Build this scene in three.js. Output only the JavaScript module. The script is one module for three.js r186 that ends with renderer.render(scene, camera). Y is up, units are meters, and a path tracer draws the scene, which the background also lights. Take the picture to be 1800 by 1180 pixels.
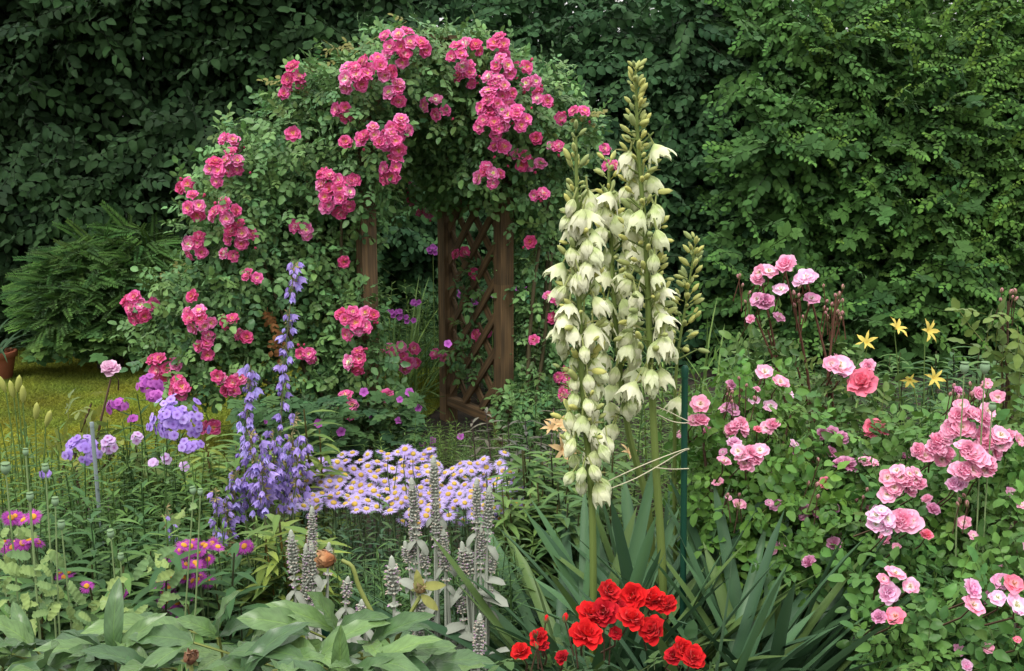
import * as THREE from 'three';
import { mergeGeometries } from 'three/addons/utils/BufferGeometryUtils.js';
import { createNoise3D } from 'simplex-noise';

// ---------------------------------------------------------------- camera, sky, sun, exposure
const scene = new THREE.Scene();
const EYE = 1.6, FOCAL = 1900, PITCH = Math.atan(350 / FOCAL);        // eye height in metres; focal length and horizon in pixels of an 1800 x 1180 frame
const camera = new THREE.PerspectiveCamera(2 * Math.atan(590 / FOCAL) * 180 / Math.PI, 1800 / 1180, 0.05, 200);
camera.position.set(0, EYE, 0);
camera.rotation.x = -PITCH;
camera.updateMatrixWorld();

const SW = 64, SH = 32, skyData = new Float32Array(SW * SH * 4);
for (let j = 0; j < SH; j++) for (let i = 0; i < SW; i++) {           // an overcast sky: brightest overhead
  const el = ((j + 0.5) / SH - 0.5) * Math.PI, s = Math.max(0, Math.sin(el)), l = 0.42 + 0.95 * s, k = (j * SW + i) * 4;
  skyData[k] = l; skyData[k + 1] = l; skyData[k + 2] = l * 0.97; skyData[k + 3] = 1;
}
const skyTex = new THREE.DataTexture(skyData, SW, SH, THREE.RGBAFormat, THREE.FloatType);
skyTex.mapping = THREE.EquirectangularReflectionMapping;
skyTex.magFilter = THREE.LinearFilter; skyTex.needsUpdate = true;
scene.background = skyTex; scene.environment = skyTex;

const sun = new THREE.DirectionalLight(new THREE.Color(1, 0.965, 0.9), 1.3);
sun.name = 'sun';
sun.position.set(-3.2, 12, 3.4); sun.target.position.set(0, 0, -4);
sun.castShadow = true; sun.shadow.radius = 45;
sun.shadow.camera.left = -9; sun.shadow.camera.right = 9; sun.shadow.camera.top = 9; sun.shadow.camera.bottom = -9; sun.shadow.camera.far = 40;
sun.shadow.mapSize.set(2048, 2048);
scene.add(sun, sun.target);

const renderer = new THREE.WebGLRenderer({ antialias: true });
renderer.toneMapping = THREE.LinearToneMapping;
renderer.toneMappingExposure = 1.9;
renderer.shadowMap.enabled = true;

// ---------------------------------------------------------------- helpers
const PI = Math.PI, TAU = 2 * PI;
const V = (x, y, z) => new THREE.Vector3(x, y, z);
const C = (r, g, b) => new THREE.Color().setRGB(r, g, b);
const lerp = (a, b, t) => a + (b - a) * t, clamp = (x, a, b) => Math.min(b, Math.max(a, x));
function RNG(seed) {
  let a = seed * 2654435761 >>> 0;
  const f = () => { a = a + 0x6D2B79F5 | 0; let t = Math.imul(a ^ a >>> 15, 1 | a); t = t + Math.imul(t ^ t >>> 7, 61 | t) ^ t; return ((t ^ t >>> 14) >>> 0) / 4294967296; };
  f.u = (lo, hi) => lo + (hi - lo) * f();
  f.s = (k = 1) => (f() * 2 - 1) * k;
  f.n = () => (f() + f() + f() - 1.5) * 1.15;
  f.pick = (l) => l[Math.floor(f() * l.length)];
  f.int = (n) => Math.floor(f() * n);
  f.dir = () => { const z = f.s(), p = f() * TAU, r = Math.sqrt(1 - z * z); return V(r * Math.cos(p), r * Math.sin(p), z); };
  return f;
}
const noiseRng = RNG(77), noise = createNoise3D(() => noiseRng());
// a place in the garden, from where it stands in the view at a given distance
const SP = Math.sin(PITCH), CP = Math.cos(PITCH);
function P(px, py, D) {
  const u = (px - 900) / FOCAL, v = (590 - py) / FOCAL, t = D / (CP + v * SP);
  return V(t * u, EYE + t * (v * CP - SP), -D);
}
const mpp = (D) => D / FOCAL;                                          // metres per pixel at distance D
const OUT = V(0, 0, 1), UP = V(0, 1, 0);
function frame(pos, d, n, s = 1) {                                     // local y along d, local z near n
  const y = d.clone().normalize(), z = n.clone().addScaledVector(y, -n.dot(y));
  if (z.lengthSq() < 1e-6) z.set(y.y, -y.x, 0.01);
  z.normalize();
  const x = y.clone().cross(z);
  return new THREE.Matrix4().makeBasis(x.multiplyScalar(s), y.multiplyScalar(s), z.multiplyScalar(s)).setPosition(pos);
}
function facing(pos, z, rng, s = 1) { return frame(pos, rng.dir().cross(z), z, s); }

// collects triangles with vertex colours
class B {
  constructor() { this.p = []; this.c = []; this.t = []; this.i = []; }
  v(x, y, z, c, u = 0, w = 0) { this.p.push(x, y, z); this.c.push(c[0], c[1], c[2]); this.t.push(u, w); return this.p.length / 3 - 1; }
  grid(rows) {                                                        // rows of vertex numbers; a row of one is a point
    for (let a = 0; a + 1 < rows.length; a++) {
      const r = rows[a], q = rows[a + 1];
      if (r.length === 1 && q.length === 1) continue;
      const m = Math.max(r.length, q.length);
      for (let k = 0; k + 1 < m; k++) {
        if (r.length === 1) this.i.push(r[0], q[k + 1], q[k]);
        else if (q.length === 1) this.i.push(r[k], r[k + 1], q[0]);
        else this.i.push(r[k], r[k + 1], q[k + 1], r[k], q[k + 1], q[k]);
      }
    }
  }
  // leaf: base at the origin of M, grows along y, upper side +z
  leaf(M, o, col = [1, 1, 1], mid = col) {
    const { L, W, seg = 4, fold = 0.3, droop = 0.5, p = 0.6, q = 0.8, wave = 0, side = 0, teeth = 0, bend0 = 0 } = o;
    const top = Math.pow(p / (p + q), p) * Math.pow(q / (p + q), q), v = V(), rows = [];
    let y = 0, z = 0, x = 0;
    for (let k = 0; k <= seg; k++) {
      const t = k / seg, a = bend0 + droop * t;
      let w = k === 0 || k === seg ? 0 : 0.5 * W * Math.pow(t, p) * Math.pow(1 - t, q) / top;
      if (teeth && k % 2) w *= 1 - teeth;
      if (k) { y += Math.cos(a) * L / seg; z -= Math.sin(a) * L / seg; x = side * t * t * L; }
      if (w < 1e-6) { v.set(x, y, z).applyMatrix4(M); rows.push([this.v(v.x, v.y, v.z, mid, 0.5, t)]); continue; }
      const row = [], wz = wave * w * Math.sin(k * 2.3);
      for (const e of [-1, 0, 1]) {
        const h = e ? w * Math.sin(fold) + e * wz : 0;
        v.set(x + e * w * Math.cos(fold), y + Math.sin(a) * h, z + Math.cos(a) * h).applyMatrix4(M);
        row.push(this.v(v.x, v.y, v.z, e ? col : mid, 0.5 + 0.5 * e, t));
      }
      rows.push(row);
    }
    this.grid(rows); return this;
  }
  // petal: base at the origin, runs out along y while it rises along z
  petal(M, o, rng, base, mid, tip) {
    const { L, W, a0 = 0.3, a1 = 0.3, cup = 0.2, ruffle = 0.1, p = 0.7, q = 0.3, nu = 4, nv = 3, notch = 0 } = o;
    const top = Math.pow(p / (p + q), p) * Math.pow(q / (p + q), q), v = V(), rows = [];
    let y = 0, z = 0;
    for (let k = 0; k <= nv; k++) {
      const t = k / nv, a = a0 + a1 * t, tt = Math.min(t, 0.94), w = k === 0 ? W * 0.12 : 0.5 * W * Math.pow(tt, p) * Math.pow(1 - tt, q) / top;
      if (k) { y += Math.cos(a) * L / nv; z += Math.sin(a) * L / nv; }
      const col = t < 0.34 ? base : t < 0.75 ? mid : tip, row = [];
      for (let s = 0; s <= nu; s++) {
        const e = s / nu * 2 - 1, r = t > 0.3 ? ruffle * L * t * rng.s() : 0, nz = cup * w * e * e + r, back = t > 0.9 ? -L * (0.16 * e * e - notch * (1 - Math.abs(e))) : 0;
        v.set(e * w, y + back * Math.cos(a) - Math.sin(a) * nz, z + back * Math.sin(a) + Math.cos(a) * nz).applyMatrix4(M);
        row.push(this.v(v.x, v.y, v.z, col, s / nu, t));
      }
      rows.push(row);
    }
    this.grid(rows); return this;
  }
  tube(pts, r0, r1, n = 5, col = [1, 1, 1]) {
    const rows = [], d = V(), a = V(), b = V(), v = V();
    for (let k = 0; k < pts.length; k++) {
      d.subVectors(pts[Math.min(k + 1, pts.length - 1)], pts[Math.max(k - 1, 0)]).normalize();
      a.set(Math.abs(d.y) > 0.9 ? 1 : 0, Math.abs(d.y) > 0.9 ? 0 : 1, 0).cross(d).normalize(); b.crossVectors(d, a);
      const r = lerp(r0, r1, k / (pts.length - 1)), row = [];
      for (let s = 0; s <= n; s++) { const f = s / n * TAU; v.copy(pts[k]).addScaledVector(a, r * Math.cos(f)).addScaledVector(b, r * Math.sin(f)); row.push(this.v(v.x, v.y, v.z, col, s / n, k / pts.length)); }
      rows.push(row);
    }
    this.grid(rows); return this;
  }
  // a solid of revolution about local y: profile of [radius, height]
  lathe(M, prof, n, col, wobble) {
    const rows = [], v = V();
    for (const [r, h, cc] of prof) {
      if (r < 1e-6) { v.set(0, h, 0).applyMatrix4(M); rows.push([this.v(v.x, v.y, v.z, cc || col)]); continue; }
      const row = [];
      for (let s = 0; s <= n; s++) { const f = (s % n) / n * TAU, k = wobble ? 1 + wobble(s % n, h) : 1; v.set(-r * k * Math.cos(f), h, r * k * Math.sin(f)).applyMatrix4(M); row.push(this.v(v.x, v.y, v.z, cc || col, s / n, h)); }
      rows.push(row);
    }
    this.grid(rows); return this;
  }
  geo() {
    const g = new THREE.BufferGeometry();
    g.setAttribute('position', new THREE.Float32BufferAttribute(this.p, 3));
    g.setAttribute('color', new THREE.Float32BufferAttribute(this.c, 3));
    g.setAttribute('uv', new THREE.Float32BufferAttribute(this.t, 2));
    g.setIndex(this.i); g.computeVertexNormals();
    return g;
  }
}
const ID = new THREE.Matrix4();
const rotZ = (a) => new THREE.Matrix4().makeRotationZ(a);
const curve = (pts, n) => new THREE.CatmullRomCurve3(pts).getPoints(n);
const tint = (k, c = [1, 1, 1]) => [c[0] * k, c[1] * k, c[2] * k];

// materials: matte body that lets some light through, and a thin waxy coat for gloss
const mats = new Map();
function M(color, { through = 0.25, coat = 0, coatRough = 0.4, rough = 0.95, sheen = 0, map = null, bump = null, bumpScale = 0 } = {}) {
  const key = [color.r, color.g, color.b, through, coat, coatRough, rough, sheen, map?.uuid, bump?.uuid].join();
  if (!mats.has(key)) mats.set(key, new THREE.MeshPhysicalMaterial({ color, vertexColors: true, side: THREE.DoubleSide, roughness: rough, transmission: through, thickness: 0, clearcoat: coat, clearcoatRoughness: coatRough, sheen, sheenColor: sheen ? C(1, 1, 1) : C(0, 0, 0), map, bumpMap: bump, bumpScale: bumpScale || 1, specularIntensity: 0.35 }));
  return mats.get(key);
}
const solid = (color, o = {}) => M(color, { through: 0, rough: 0.7, ...o });
const shades = (base, n, spread, opt, warm = 0.12) => Array.from({ length: n }, (_, k) => { const f = n > 1 ? k / (n - 1) * 2 - 1 : 0; return M(C(base[0] * (1 + spread * f + warm * f), base[1] * (1 + spread * f), base[2] * (1 + spread * f - warm * f)), opt); });

const taken = {};
function numbered(n) { if (taken[n] === undefined) { taken[n] = 0; return n; } return n + '_' + String(++taken[n]).padStart(3, '0'); }
class Thing {
  constructor(name, label, category, base, group) {
    this.g = new THREE.Group(); this.g.name = numbered(name); this.base = base.clone(); this.g.position.copy(base);
    this.g.userData = { label, category }; if (group) this.g.userData.group = group;
    scene.add(this.g);
  }
  put(o, name, Mw, parent) {                                           // Mw: place in the world
    o.name = name; o.castShadow = o.receiveShadow = true;
    const m = (Mw || ID).clone();
    m.elements[12] -= this.base.x; m.elements[13] -= this.base.y; m.elements[14] -= this.base.z;
    if (parent) m.premultiply(parent.matrix.clone().invert());
    m.decompose(o.position, o.quaternion, o.scale); o.updateMatrix();
    (parent || this.g).add(o); return o;
  }
  part(name, geo, mat, Mw, parent) { return this.put(new THREE.Mesh(geo, mat), name, Mw, parent); }
  // items {M, v: variant}: the best seen ones become parts, the rest one instanced mass
  scatter(name, massName, geos, matList, items, single, rng) {
    const seen = items.map((it) => {
      const e = it.M.elements, D = -e[14];
      const px = 900 + FOCAL * e[12] / D;
      return [it, (px > 0 && px < 1800 ? 0 : 100) + D];
    }).sort((a, b) => a[1] - b[1]).map((x) => x[0]);
    seen.slice(0, single).forEach((it) => this.part(name, geos[it.v % geos.length], it.mat || matList[rng.int(matList.length)], it.M));
    const rest = seen.slice(single);
    geos.forEach((g, k) => {
      const list = rest.filter((it) => it.v % geos.length === k);
      if (!list.length) return;
      const mat = matList[Math.floor(matList.length / 2)], im = new THREE.InstancedMesh(g, mat, list.length);
      const shift = new THREE.Matrix4().makeTranslation(-this.base.x, -this.base.y, -this.base.z), col = new THREE.Color();
      list.forEach((it, n) => {
        im.setMatrixAt(n, shift.clone().multiply(it.M));
        const f = rng.n() * 0.3 + (rng() < 0.1 ? 0.45 : 0), w = rng.n() * 0.16;
        im.setColorAt(n, it.col ? col.copy(it.col) : col.setRGB(clamp(1 + f + w, 0.3, 2), clamp(1 + f, 0.3, 2), clamp(1 + f - w, 0.3, 2)));
      });
      im.name = massName; im.userData.kind = 'stuff'; im.castShadow = im.receiveShadow = true;
      this.g.add(im);
    });
  }
}

// ---------------------------------------------------------------- computed textures
function texture(w, h, fn, srgb = true) {
  const d = new Uint8Array(w * h * 4);
  for (let y = 0; y < h; y++) for (let x = 0; x < w; x++) { const c = fn(x / w, y / h), k = (y * w + x) * 4; for (let i = 0; i < 3; i++) d[k + i] = clamp(Math.round(c[i] * 255), 0, 255); d[k + 3] = 255; }
  const t = new THREE.DataTexture(d, w, h); t.wrapS = t.wrapT = THREE.RepeatWrapping; t.magFilter = THREE.LinearFilter; if (srgb) t.colorSpace = THREE.SRGBColorSpace; t.needsUpdate = true; return t;
}
const ring = (u, v, k, s) => noise(Math.cos(u * TAU) * k, Math.sin(u * TAU) * k, Math.cos(v * TAU) * k + s) * 0.5 + noise(Math.sin(v * TAU) * k + 9, Math.cos(u * TAU) * k, Math.sin(u * TAU) * k + s) * 0.5;
const soilTex = texture(256, 256, (u, v) => { const k = 0.7 + 0.3 * ring(u, v, 2, 1) + 0.4 * ring(u, v, 14, 2); return [0.23 * k, 0.18 * k, 0.13 * k]; });
const turfTex = texture(256, 256, (u, v) => { const k = 0.85 + 0.25 * ring(u, v, 1.5, 5) + 0.35 * ring(u, v, 20, 6), y = ring(u, v, 3, 8); return [(0.5 + 0.07 * y) * k, 0.54 * k, (0.15 - 0.02 * y) * k]; });
const woodTex = texture(64, 512, (u, v) => { const g = noise(u * 9, v * 2.2, 3) * 0.5 + noise(u * 30, v * 5, 7) * 0.5, k = 0.82 + 0.28 * g + 0.16 * noise(u * 2, v * 7, 12); return [0.43 * k, 0.335 * k, 0.22 * k]; });
const woodBump = texture(64, 512, (u, v) => { const g = 0.5 + 0.5 * noise(u * 26, v * 4, 7); return [g, g, g]; }, false);
const veinBump = texture(128, 256, (u, v) => {                         // side veins that run up and out from the midrib
  const e = Math.abs(u - 0.5) * 2, s = (v * 9 - e * 2.2) % 1, f = Math.min(Math.abs((s + 1) % 1 - 0.5) * 2, 1), rib = e < 0.05 ? 0 : 1, k = Math.min(1, 0.25 + f * 1.6) * rib; return [k, k, k];
}, false);
const veinTint = texture(128, 256, (u, v) => {
  const e = Math.abs(u - 0.5) * 2, s = ((v * 9 - e * 2.2) % 1 + 1) % 1, f = s < 0.07 ? 1 : 0, rib = e < 0.05 ? 1 : 0, n = noise(u * 5, v * 7, 4) * 0.05, k = 0.9 + n;
  return rib ? [1, 1, 0.9] : f ? [k * 1.03, k * 1.03, k] : [k, k, k];
});

// ---------------------------------------------------------------- ground and lawn
function structure(name, geo, mat) { const m = new THREE.Mesh(geo, mat); m.name = name; m.userData.kind = 'structure'; m.receiveShadow = m.castShadow = true; scene.add(m); return m; }
{
  const g = new THREE.PlaneGeometry(120, 120, 1, 1).rotateX(-PI / 2);
  g.attributes.uv.array.forEach((x, i, a) => { a[i] = x * 120; });
  structure('ground', g, new THREE.MeshStandardMaterial({ map: soilTex, roughness: 1 }));
  const shape = new THREE.Shape();
  const edge = [[-7, -8.6], [-3.2, -8.5], [-2.2, -8.3], [-1.2, -8.2], [-0.4, -7.4], [-0.45, -6.2], [-0.9, -5.2], [-1.6, -4.75], [-2.4, -4.5], [-4, -4.3], [-7, -4.2]];
  shape.moveTo(edge[0][0], edge[0][1]); shape.splineThru(edge.slice(1).map(([x, z]) => new THREE.Vector2(x, z))); shape.closePath();
  const lg = new THREE.ShapeGeometry(shape, 8).rotateX(PI / 2).translate(0, 0.012, 0);
  structure('lawn', lg, new THREE.MeshStandardMaterial({ map: turfTex, roughness: 1, side: THREE.DoubleSide }));
  // short mown blades
  const rng = RNG(11), tufts = [0, 1, 2].map(() => { const b = new B(); for (let k = 0; k < 7; k++) { const a = rng() * TAU, d = V(Math.cos(a) * 0.6, 1, Math.sin(a) * 0.6); const s = rng.u(0.7, 1.25); b.leaf(frame(V(rng.s(0.012), 0, rng.s(0.012)), d, V(rng.s(), 0.4, rng.s())), { L: 0.034, W: 0.0042, seg: 2, fold: 0.2, droop: 0.8, p: 0.2, q: 0.6 }, tint(s)); } return b.geo(); });
  const pts = shape.getPoints(6), inside = (x, z) => { let c = false; for (let i = 0, j = pts.length - 1; i < pts.length; j = i++) if ((pts[i].y > z) !== (pts[j].y > z) && x < (pts[j].x - pts[i].x) * (z - pts[i].y) / (pts[j].y - pts[i].y) + pts[i].x) c = !c; return c; };
  tufts.forEach((geo, k) => {
    const list = [];
    while (list.length < 24000) { const x = rng.u(-5, -0.3), z = rng.u(-8.5, -4.4); if (inside(x, z)) list.push([x, z]); }
    const im = new THREE.InstancedMesh(geo, M(C(0.26, 0.3, 0.034), { through: 0.35 }), list.length), col = new THREE.Color(), o = new THREE.Object3D();
    list.forEach(([x, z], n) => {
      o.position.set(x, 0.01, z); o.rotation.y = rng() * TAU; o.scale.setScalar(rng.u(0.7, 1.2)); o.updateMatrix(); im.setMatrixAt(n, o.matrix);
      const f = 1 + 0.28 * noise(x * 1.4, z * 1.4, 3) + 0.2 * rng.n(), y = 0.18 * noise(x * 2.1, z * 2.1, 31);
      im.setColorAt(n, col.setRGB(f * (1 + y), f, f * (1 - y)));
    });
    im.name = numbered('lawn_grass'); im.userData = { kind: 'stuff', label: 'short mown grass of the lawn beside the rose arch', category: 'grass' }; im.receiveShadow = true; scene.add(im);
  });
}

// ---------------------------------------------------------------- hedges
// a shoot: a twig along y with alternate leaves on both sides, upper side +z
function shootGeo(rng, { n = 9, len = 0.34, L = 0.1, W = 0.065, p = 0.55, q = 0.75, droop = 0.6, fold = 0.22, spread = 0.95, seg = 4, teeth = 0, tipTint = 1, twig = [0.5, 0.4, 0.25] }) {
  const b = new B(), pts = [];
  for (let k = 0; k <= 4; k++) { const t = k / 4; pts.push(V(0.02 * Math.sin(t * 3), len * t, -0.18 * len * t * t)); }
  b.tube(pts, 0.003, 0.0012, 3, twig);
  for (let k = 0; k < n; k++) {
    const t = 0.12 + 0.88 * k / (n - 1), s = k === n - 1 ? 0 : k % 2 ? 1 : -1, a = spread * s + rng.s(0.3), sc = (1 - 0.35 * t * t) * rng.u(0.75, 1.15);
    const d = V(Math.sin(a), Math.cos(a), -0.25 + rng.s(0.35)), nn = V(rng.s(0.5), rng.s(0.4) + 0.15, 1);
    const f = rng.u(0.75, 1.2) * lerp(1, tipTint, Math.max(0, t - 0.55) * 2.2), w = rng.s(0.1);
    b.leaf(frame(V(0.02 * Math.sin(t * 3), len * t, -0.18 * len * t * t), d, nn, sc), { L, W, seg, fold: fold + rng.s(0.2), droop: droop + rng.s(0.4), p, q, wave: 0.15, teeth }, [f * (1 + w), f, f * (1 - w)], [f * 1.12, f * 1.1, f]);
  }
  return b.geo();
}
// a shoot with lobed leaves
function lobedLeaf(b, Mx, S, col, rng) {
  for (const [a, l] of [[0, 1], [0.75, 0.82], [-0.75, 0.82], [1.6, 0.5], [-1.6, 0.5]]) b.leaf(Mx.clone().multiply(rotZ(-a)), { L: S * l, W: S * 0.52, seg: 3, fold: 0.12, droop: 0.35 + rng.s(0.2), p: 0.75, q: 0.75 }, col, tint(1.12, col));
}
function lobedShootGeo(rng, { n = 6, len = 0.3, S = 0.09 }) {
  const b = new B(); b.tube([V(0, 0, 0), V(0.01, len * 0.5, -0.02), V(0, len, -0.06)], 0.003, 0.0015, 3, [0.6, 0.45, 0.3]);
  for (let k = 0; k < n; k++) { const t = 0.2 + 0.8 * k / (n - 1), s = k % 2 ? 1 : -1, a = 0.9 * s + rng.s(0.3), f = rng.u(0.8, 1.2); lobedLeaf(b, frame(V(0, len * t, -0.06 * t), V(Math.sin(a), Math.cos(a), rng.s(0.3)), V(rng.s(0.7), rng.s(0.6) + 0.2, 0.8), rng.u(0.6, 1.15)), S, [f, f, f], rng); }
  return b.geo();
}
function hedge(o) {
  const rng = RNG(o.seed), mid = (o.x0 + o.x1) / 2, t = new Thing('hedge', o.label, 'hedge', V(mid, 0, -o.D - 0.6), 'tall hedges round the garden');
  const bark = solid(C(0.06, 0.05, 0.04));
  for (let k = 0; k < o.trunks; k++) {                                 // stems inside the hedge
    const x = lerp(o.x0, o.x1, (k + 0.5) / o.trunks) + rng.s(0.12), z = -o.D - 0.65 + rng.s(0.15), pts = [];
    for (let j = 0; j <= 6; j++) pts.push(V(x + rng.s(0.05), o.h * 0.93 * j / 6, z + rng.s(0.05)));
    const b = new B().tube(curve(pts, 12), rng.u(0.025, 0.05), 0.008, 6);
    t.part('trunk', b.geo(), bark);
    const br = new B(); for (let j = 0; j < 7; j++) { const y = rng.u(0.3, o.h * 0.85), p0 = V(x, y, z); br.tube([p0, p0.clone().add(V(rng.s(0.25), 0.2, rng.u(-0.1, 0.4))), p0.clone().add(V(rng.s(0.5), rng.u(0.25, 0.5), rng.u(0, 0.6)))], 0.01, 0.003, 4); }
    const m = t.part('branches', br.geo(), bark); m.userData.kind = 'stuff';
  }
  const items = [];
  const relief = (x, y) => o.relief * (noise(x * 1.1, y * 1.3, o.seed) * 0.6 + noise(x * 2.9, y * 3.1, o.seed + 4) * 0.4);
  for (let k = 0; k < o.count; k++) {
    const x = rng.u(o.x0, o.x1), topY = o.h + 0.25 * noise(x * 1.7, 2, o.seed) + 0.12 * noise(x * 6, 5, o.seed), y = lerp(o.y0 ?? 0.02, topY, Math.pow(rng(), 0.92)), deep = Math.pow(rng(), 1.7) * 0.95;
    const lean = (o.lean || 0) * (y / o.h), front = relief(x, y) + lean - (y > topY - 0.3 ? (y - topY + 0.3) * 0.6 : 0);
    const pos = V(x, y, -o.D + front - deep);
    if (y > topY - 0.3 && o.h < 3 && rng() < 0.15) continue;
    const open = noise(x * 2.2, y * 2.4, o.seed + 20);
    if (open < -0.36 && rng() < 0.7 && deep < 0.45) continue;          // gaps between the sprays
    const d = V(rng.s(0.95), rng.u(-0.55, 0.55) + (y > topY - 0.3 ? 0.6 : 0), rng.u(0.1, 0.8)), n = V(rng.s(0.45), rng.u(0.2, 1), rng.u(0.3, 1));
    const kind = o.pick ? o.pick(x, y, rng, topY) : 0;
    const f = 1 + 0.22 * noise(x * 0.9, y * 0.9, o.seed + 40) + rng.n() * 0.22, w = rng.n() * 0.09 + (o.warm ? o.warm(x, y, topY) : 0);
    items.push({ M: frame(pos, d, n, rng.u(0.75, 1.2)), v: kind, col: C(clamp(f * (1 + w), 0.2, 3), clamp(f * (1 + w * 0.5), 0.2, 3), clamp(f * (1 - w), 0.15, 3)) });
  }
  for (let k = 0; k < o.count * 0.55; k++) {                           // the far side of the hedge
    const x = rng.u(o.x0, o.x1), y = rng.u(0, o.h - 0.32), f = rng.u(0.7, 1.1);
    items.push({ M: frame(V(x, y, -o.D - rng.u(0.7, 1.35) + (o.lean || 0) * y / o.h * 0.6), V(rng.s(), rng.u(-0.5, 0.5), rng.s()), V(rng.s(0.5), rng.u(0, 0.8), rng.s() > 0 ? 1 : -1), rng.u(0.9, 1.35)), v: o.pick ? o.pick(x, y, rng, o.h) : 0, col: C(f, f, f) });
  }
  t.scatter('leafy_shoot', 'foliage', o.geos, o.mats, items, o.single, rng);
  if (o.young) for (let k = 0; k < o.young; k++) {                     // pale young shoots, denser higher up; their bright colour also paints in light
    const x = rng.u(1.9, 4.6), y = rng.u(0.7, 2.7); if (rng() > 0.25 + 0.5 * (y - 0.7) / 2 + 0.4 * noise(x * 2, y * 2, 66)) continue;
    t.part('young_shoot', o.geos[rng.int(2)], rng.pick(o.youngLitMats), frame(V(x, y, -o.D + relief(x, y) + 0.06), V(rng.s(0.8), rng.u(0, 1), rng.u(0.2, 0.9)), V(rng.s(0.4), 0.7, 0.7), rng.u(0.5, 0.85)));
  }
  return t;
}
{
  const rng = RNG(21);
  const broad = [0, 1, 2].map(() => shootGeo(rng, { n: 11, len: 0.36, L: 0.1, W: 0.06, droop: 0.7 }));
  hedge({ seed: 1, label: 'tall dark broad-leaved hedge behind the lawn', x0: -5.6, x1: -0.95, D: 7.9, h: 4.3, relief: 0.6, lean: 0.75, count: 8200, trunks: 9, single: 170, geos: broad, pick: (x, y, r) => r.int(3),
    mats: shades([0.021, 0.06, 0.017], 5, 0.36, { coat: 0.14, coatRough: 0.55 }) });
  const oval = [0, 1, 2].map(() => shootGeo(rng, { n: 11, len: 0.3, L: 0.078, W: 0.053, p: 0.5, q: 0.65, droop: 0.55 }));
  hedge({ seed: 2, label: 'dense blue-green hedge behind the rose arch and the white spires', x0: -1.3, x1: 1.85, D: 7.5, h: 2.6, relief: 0.3, count: 5200, trunks: 8, single: 170, geos: oval, pick: (x, y, r) => r.int(3),
    mats: shades([0.035, 0.095, 0.033], 5, 0.25, { coat: 0.2, coatRough: 0.5 }) });
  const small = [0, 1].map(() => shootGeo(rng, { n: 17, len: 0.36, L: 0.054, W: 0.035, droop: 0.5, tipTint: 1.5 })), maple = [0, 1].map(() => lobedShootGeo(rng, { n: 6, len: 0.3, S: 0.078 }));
  hedge({ seed: 3, label: 'bright mixed hedge with lobed leaves and pale young shoots tinted as if lit behind the pink roses', x0: 1.5, x1: 5.6, D: 7.2, h: 2.56, relief: 0.34, count: 7600, trunks: 10, single: 190, geos: [...small, ...maple, oval[0]],
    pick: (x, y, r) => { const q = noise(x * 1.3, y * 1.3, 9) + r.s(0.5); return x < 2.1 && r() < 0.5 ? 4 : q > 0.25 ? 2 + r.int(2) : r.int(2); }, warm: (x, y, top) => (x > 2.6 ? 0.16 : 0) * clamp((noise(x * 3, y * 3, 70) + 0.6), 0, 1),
    mats: shades([0.056, 0.142, 0.03], 5, 0.28, { coat: 0.16, coatRough: 0.5, through: 0.32 }), young: 620, youngLitMats: [M(C(0.125, 0.235, 0.036), { through: 0.4 }), M(C(0.1, 0.21, 0.036), { through: 0.4 }), M(C(0.085, 0.18, 0.036), { through: 0.4 })] });
}

// ---------------------------------------------------------------- rose arch: four posts, two lattice sides, rails and bowed beams
const wood = new THREE.MeshStandardMaterial({ map: woodTex, bumpMap: woodBump, bumpScale: 0.0015, roughness: 0.8 });
function bar(a, b, w, h, side) {                                       // a squared timber from a to b; side: direction of its width
  const L = a.distanceTo(b), g = new THREE.BoxGeometry(w, L, h, 1, 1, 1), y = b.clone().sub(a).normalize(), x = side.clone().addScaledVector(y, -side.dot(y)).normalize(), z = x.clone().cross(y);
  const uv = g.attributes.uv; for (let i = 0; i < uv.count; i++) uv.setXY(i, uv.getX(i) * w * 8, uv.getY(i) * L * 0.7 + a.x * 3.1 + a.z);
  return [g, wood, new THREE.Matrix4().makeBasis(x, y, z).setPosition(a.clone().lerp(b, 0.5))];
}
const ARCH = { rn: V(-0.043, 0, -5.5), rf: V(-0.364, 0, -6.02), ln: V(-0.69, 0, -5.11), lf: V(-1.01, 0, -5.63) };
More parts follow.
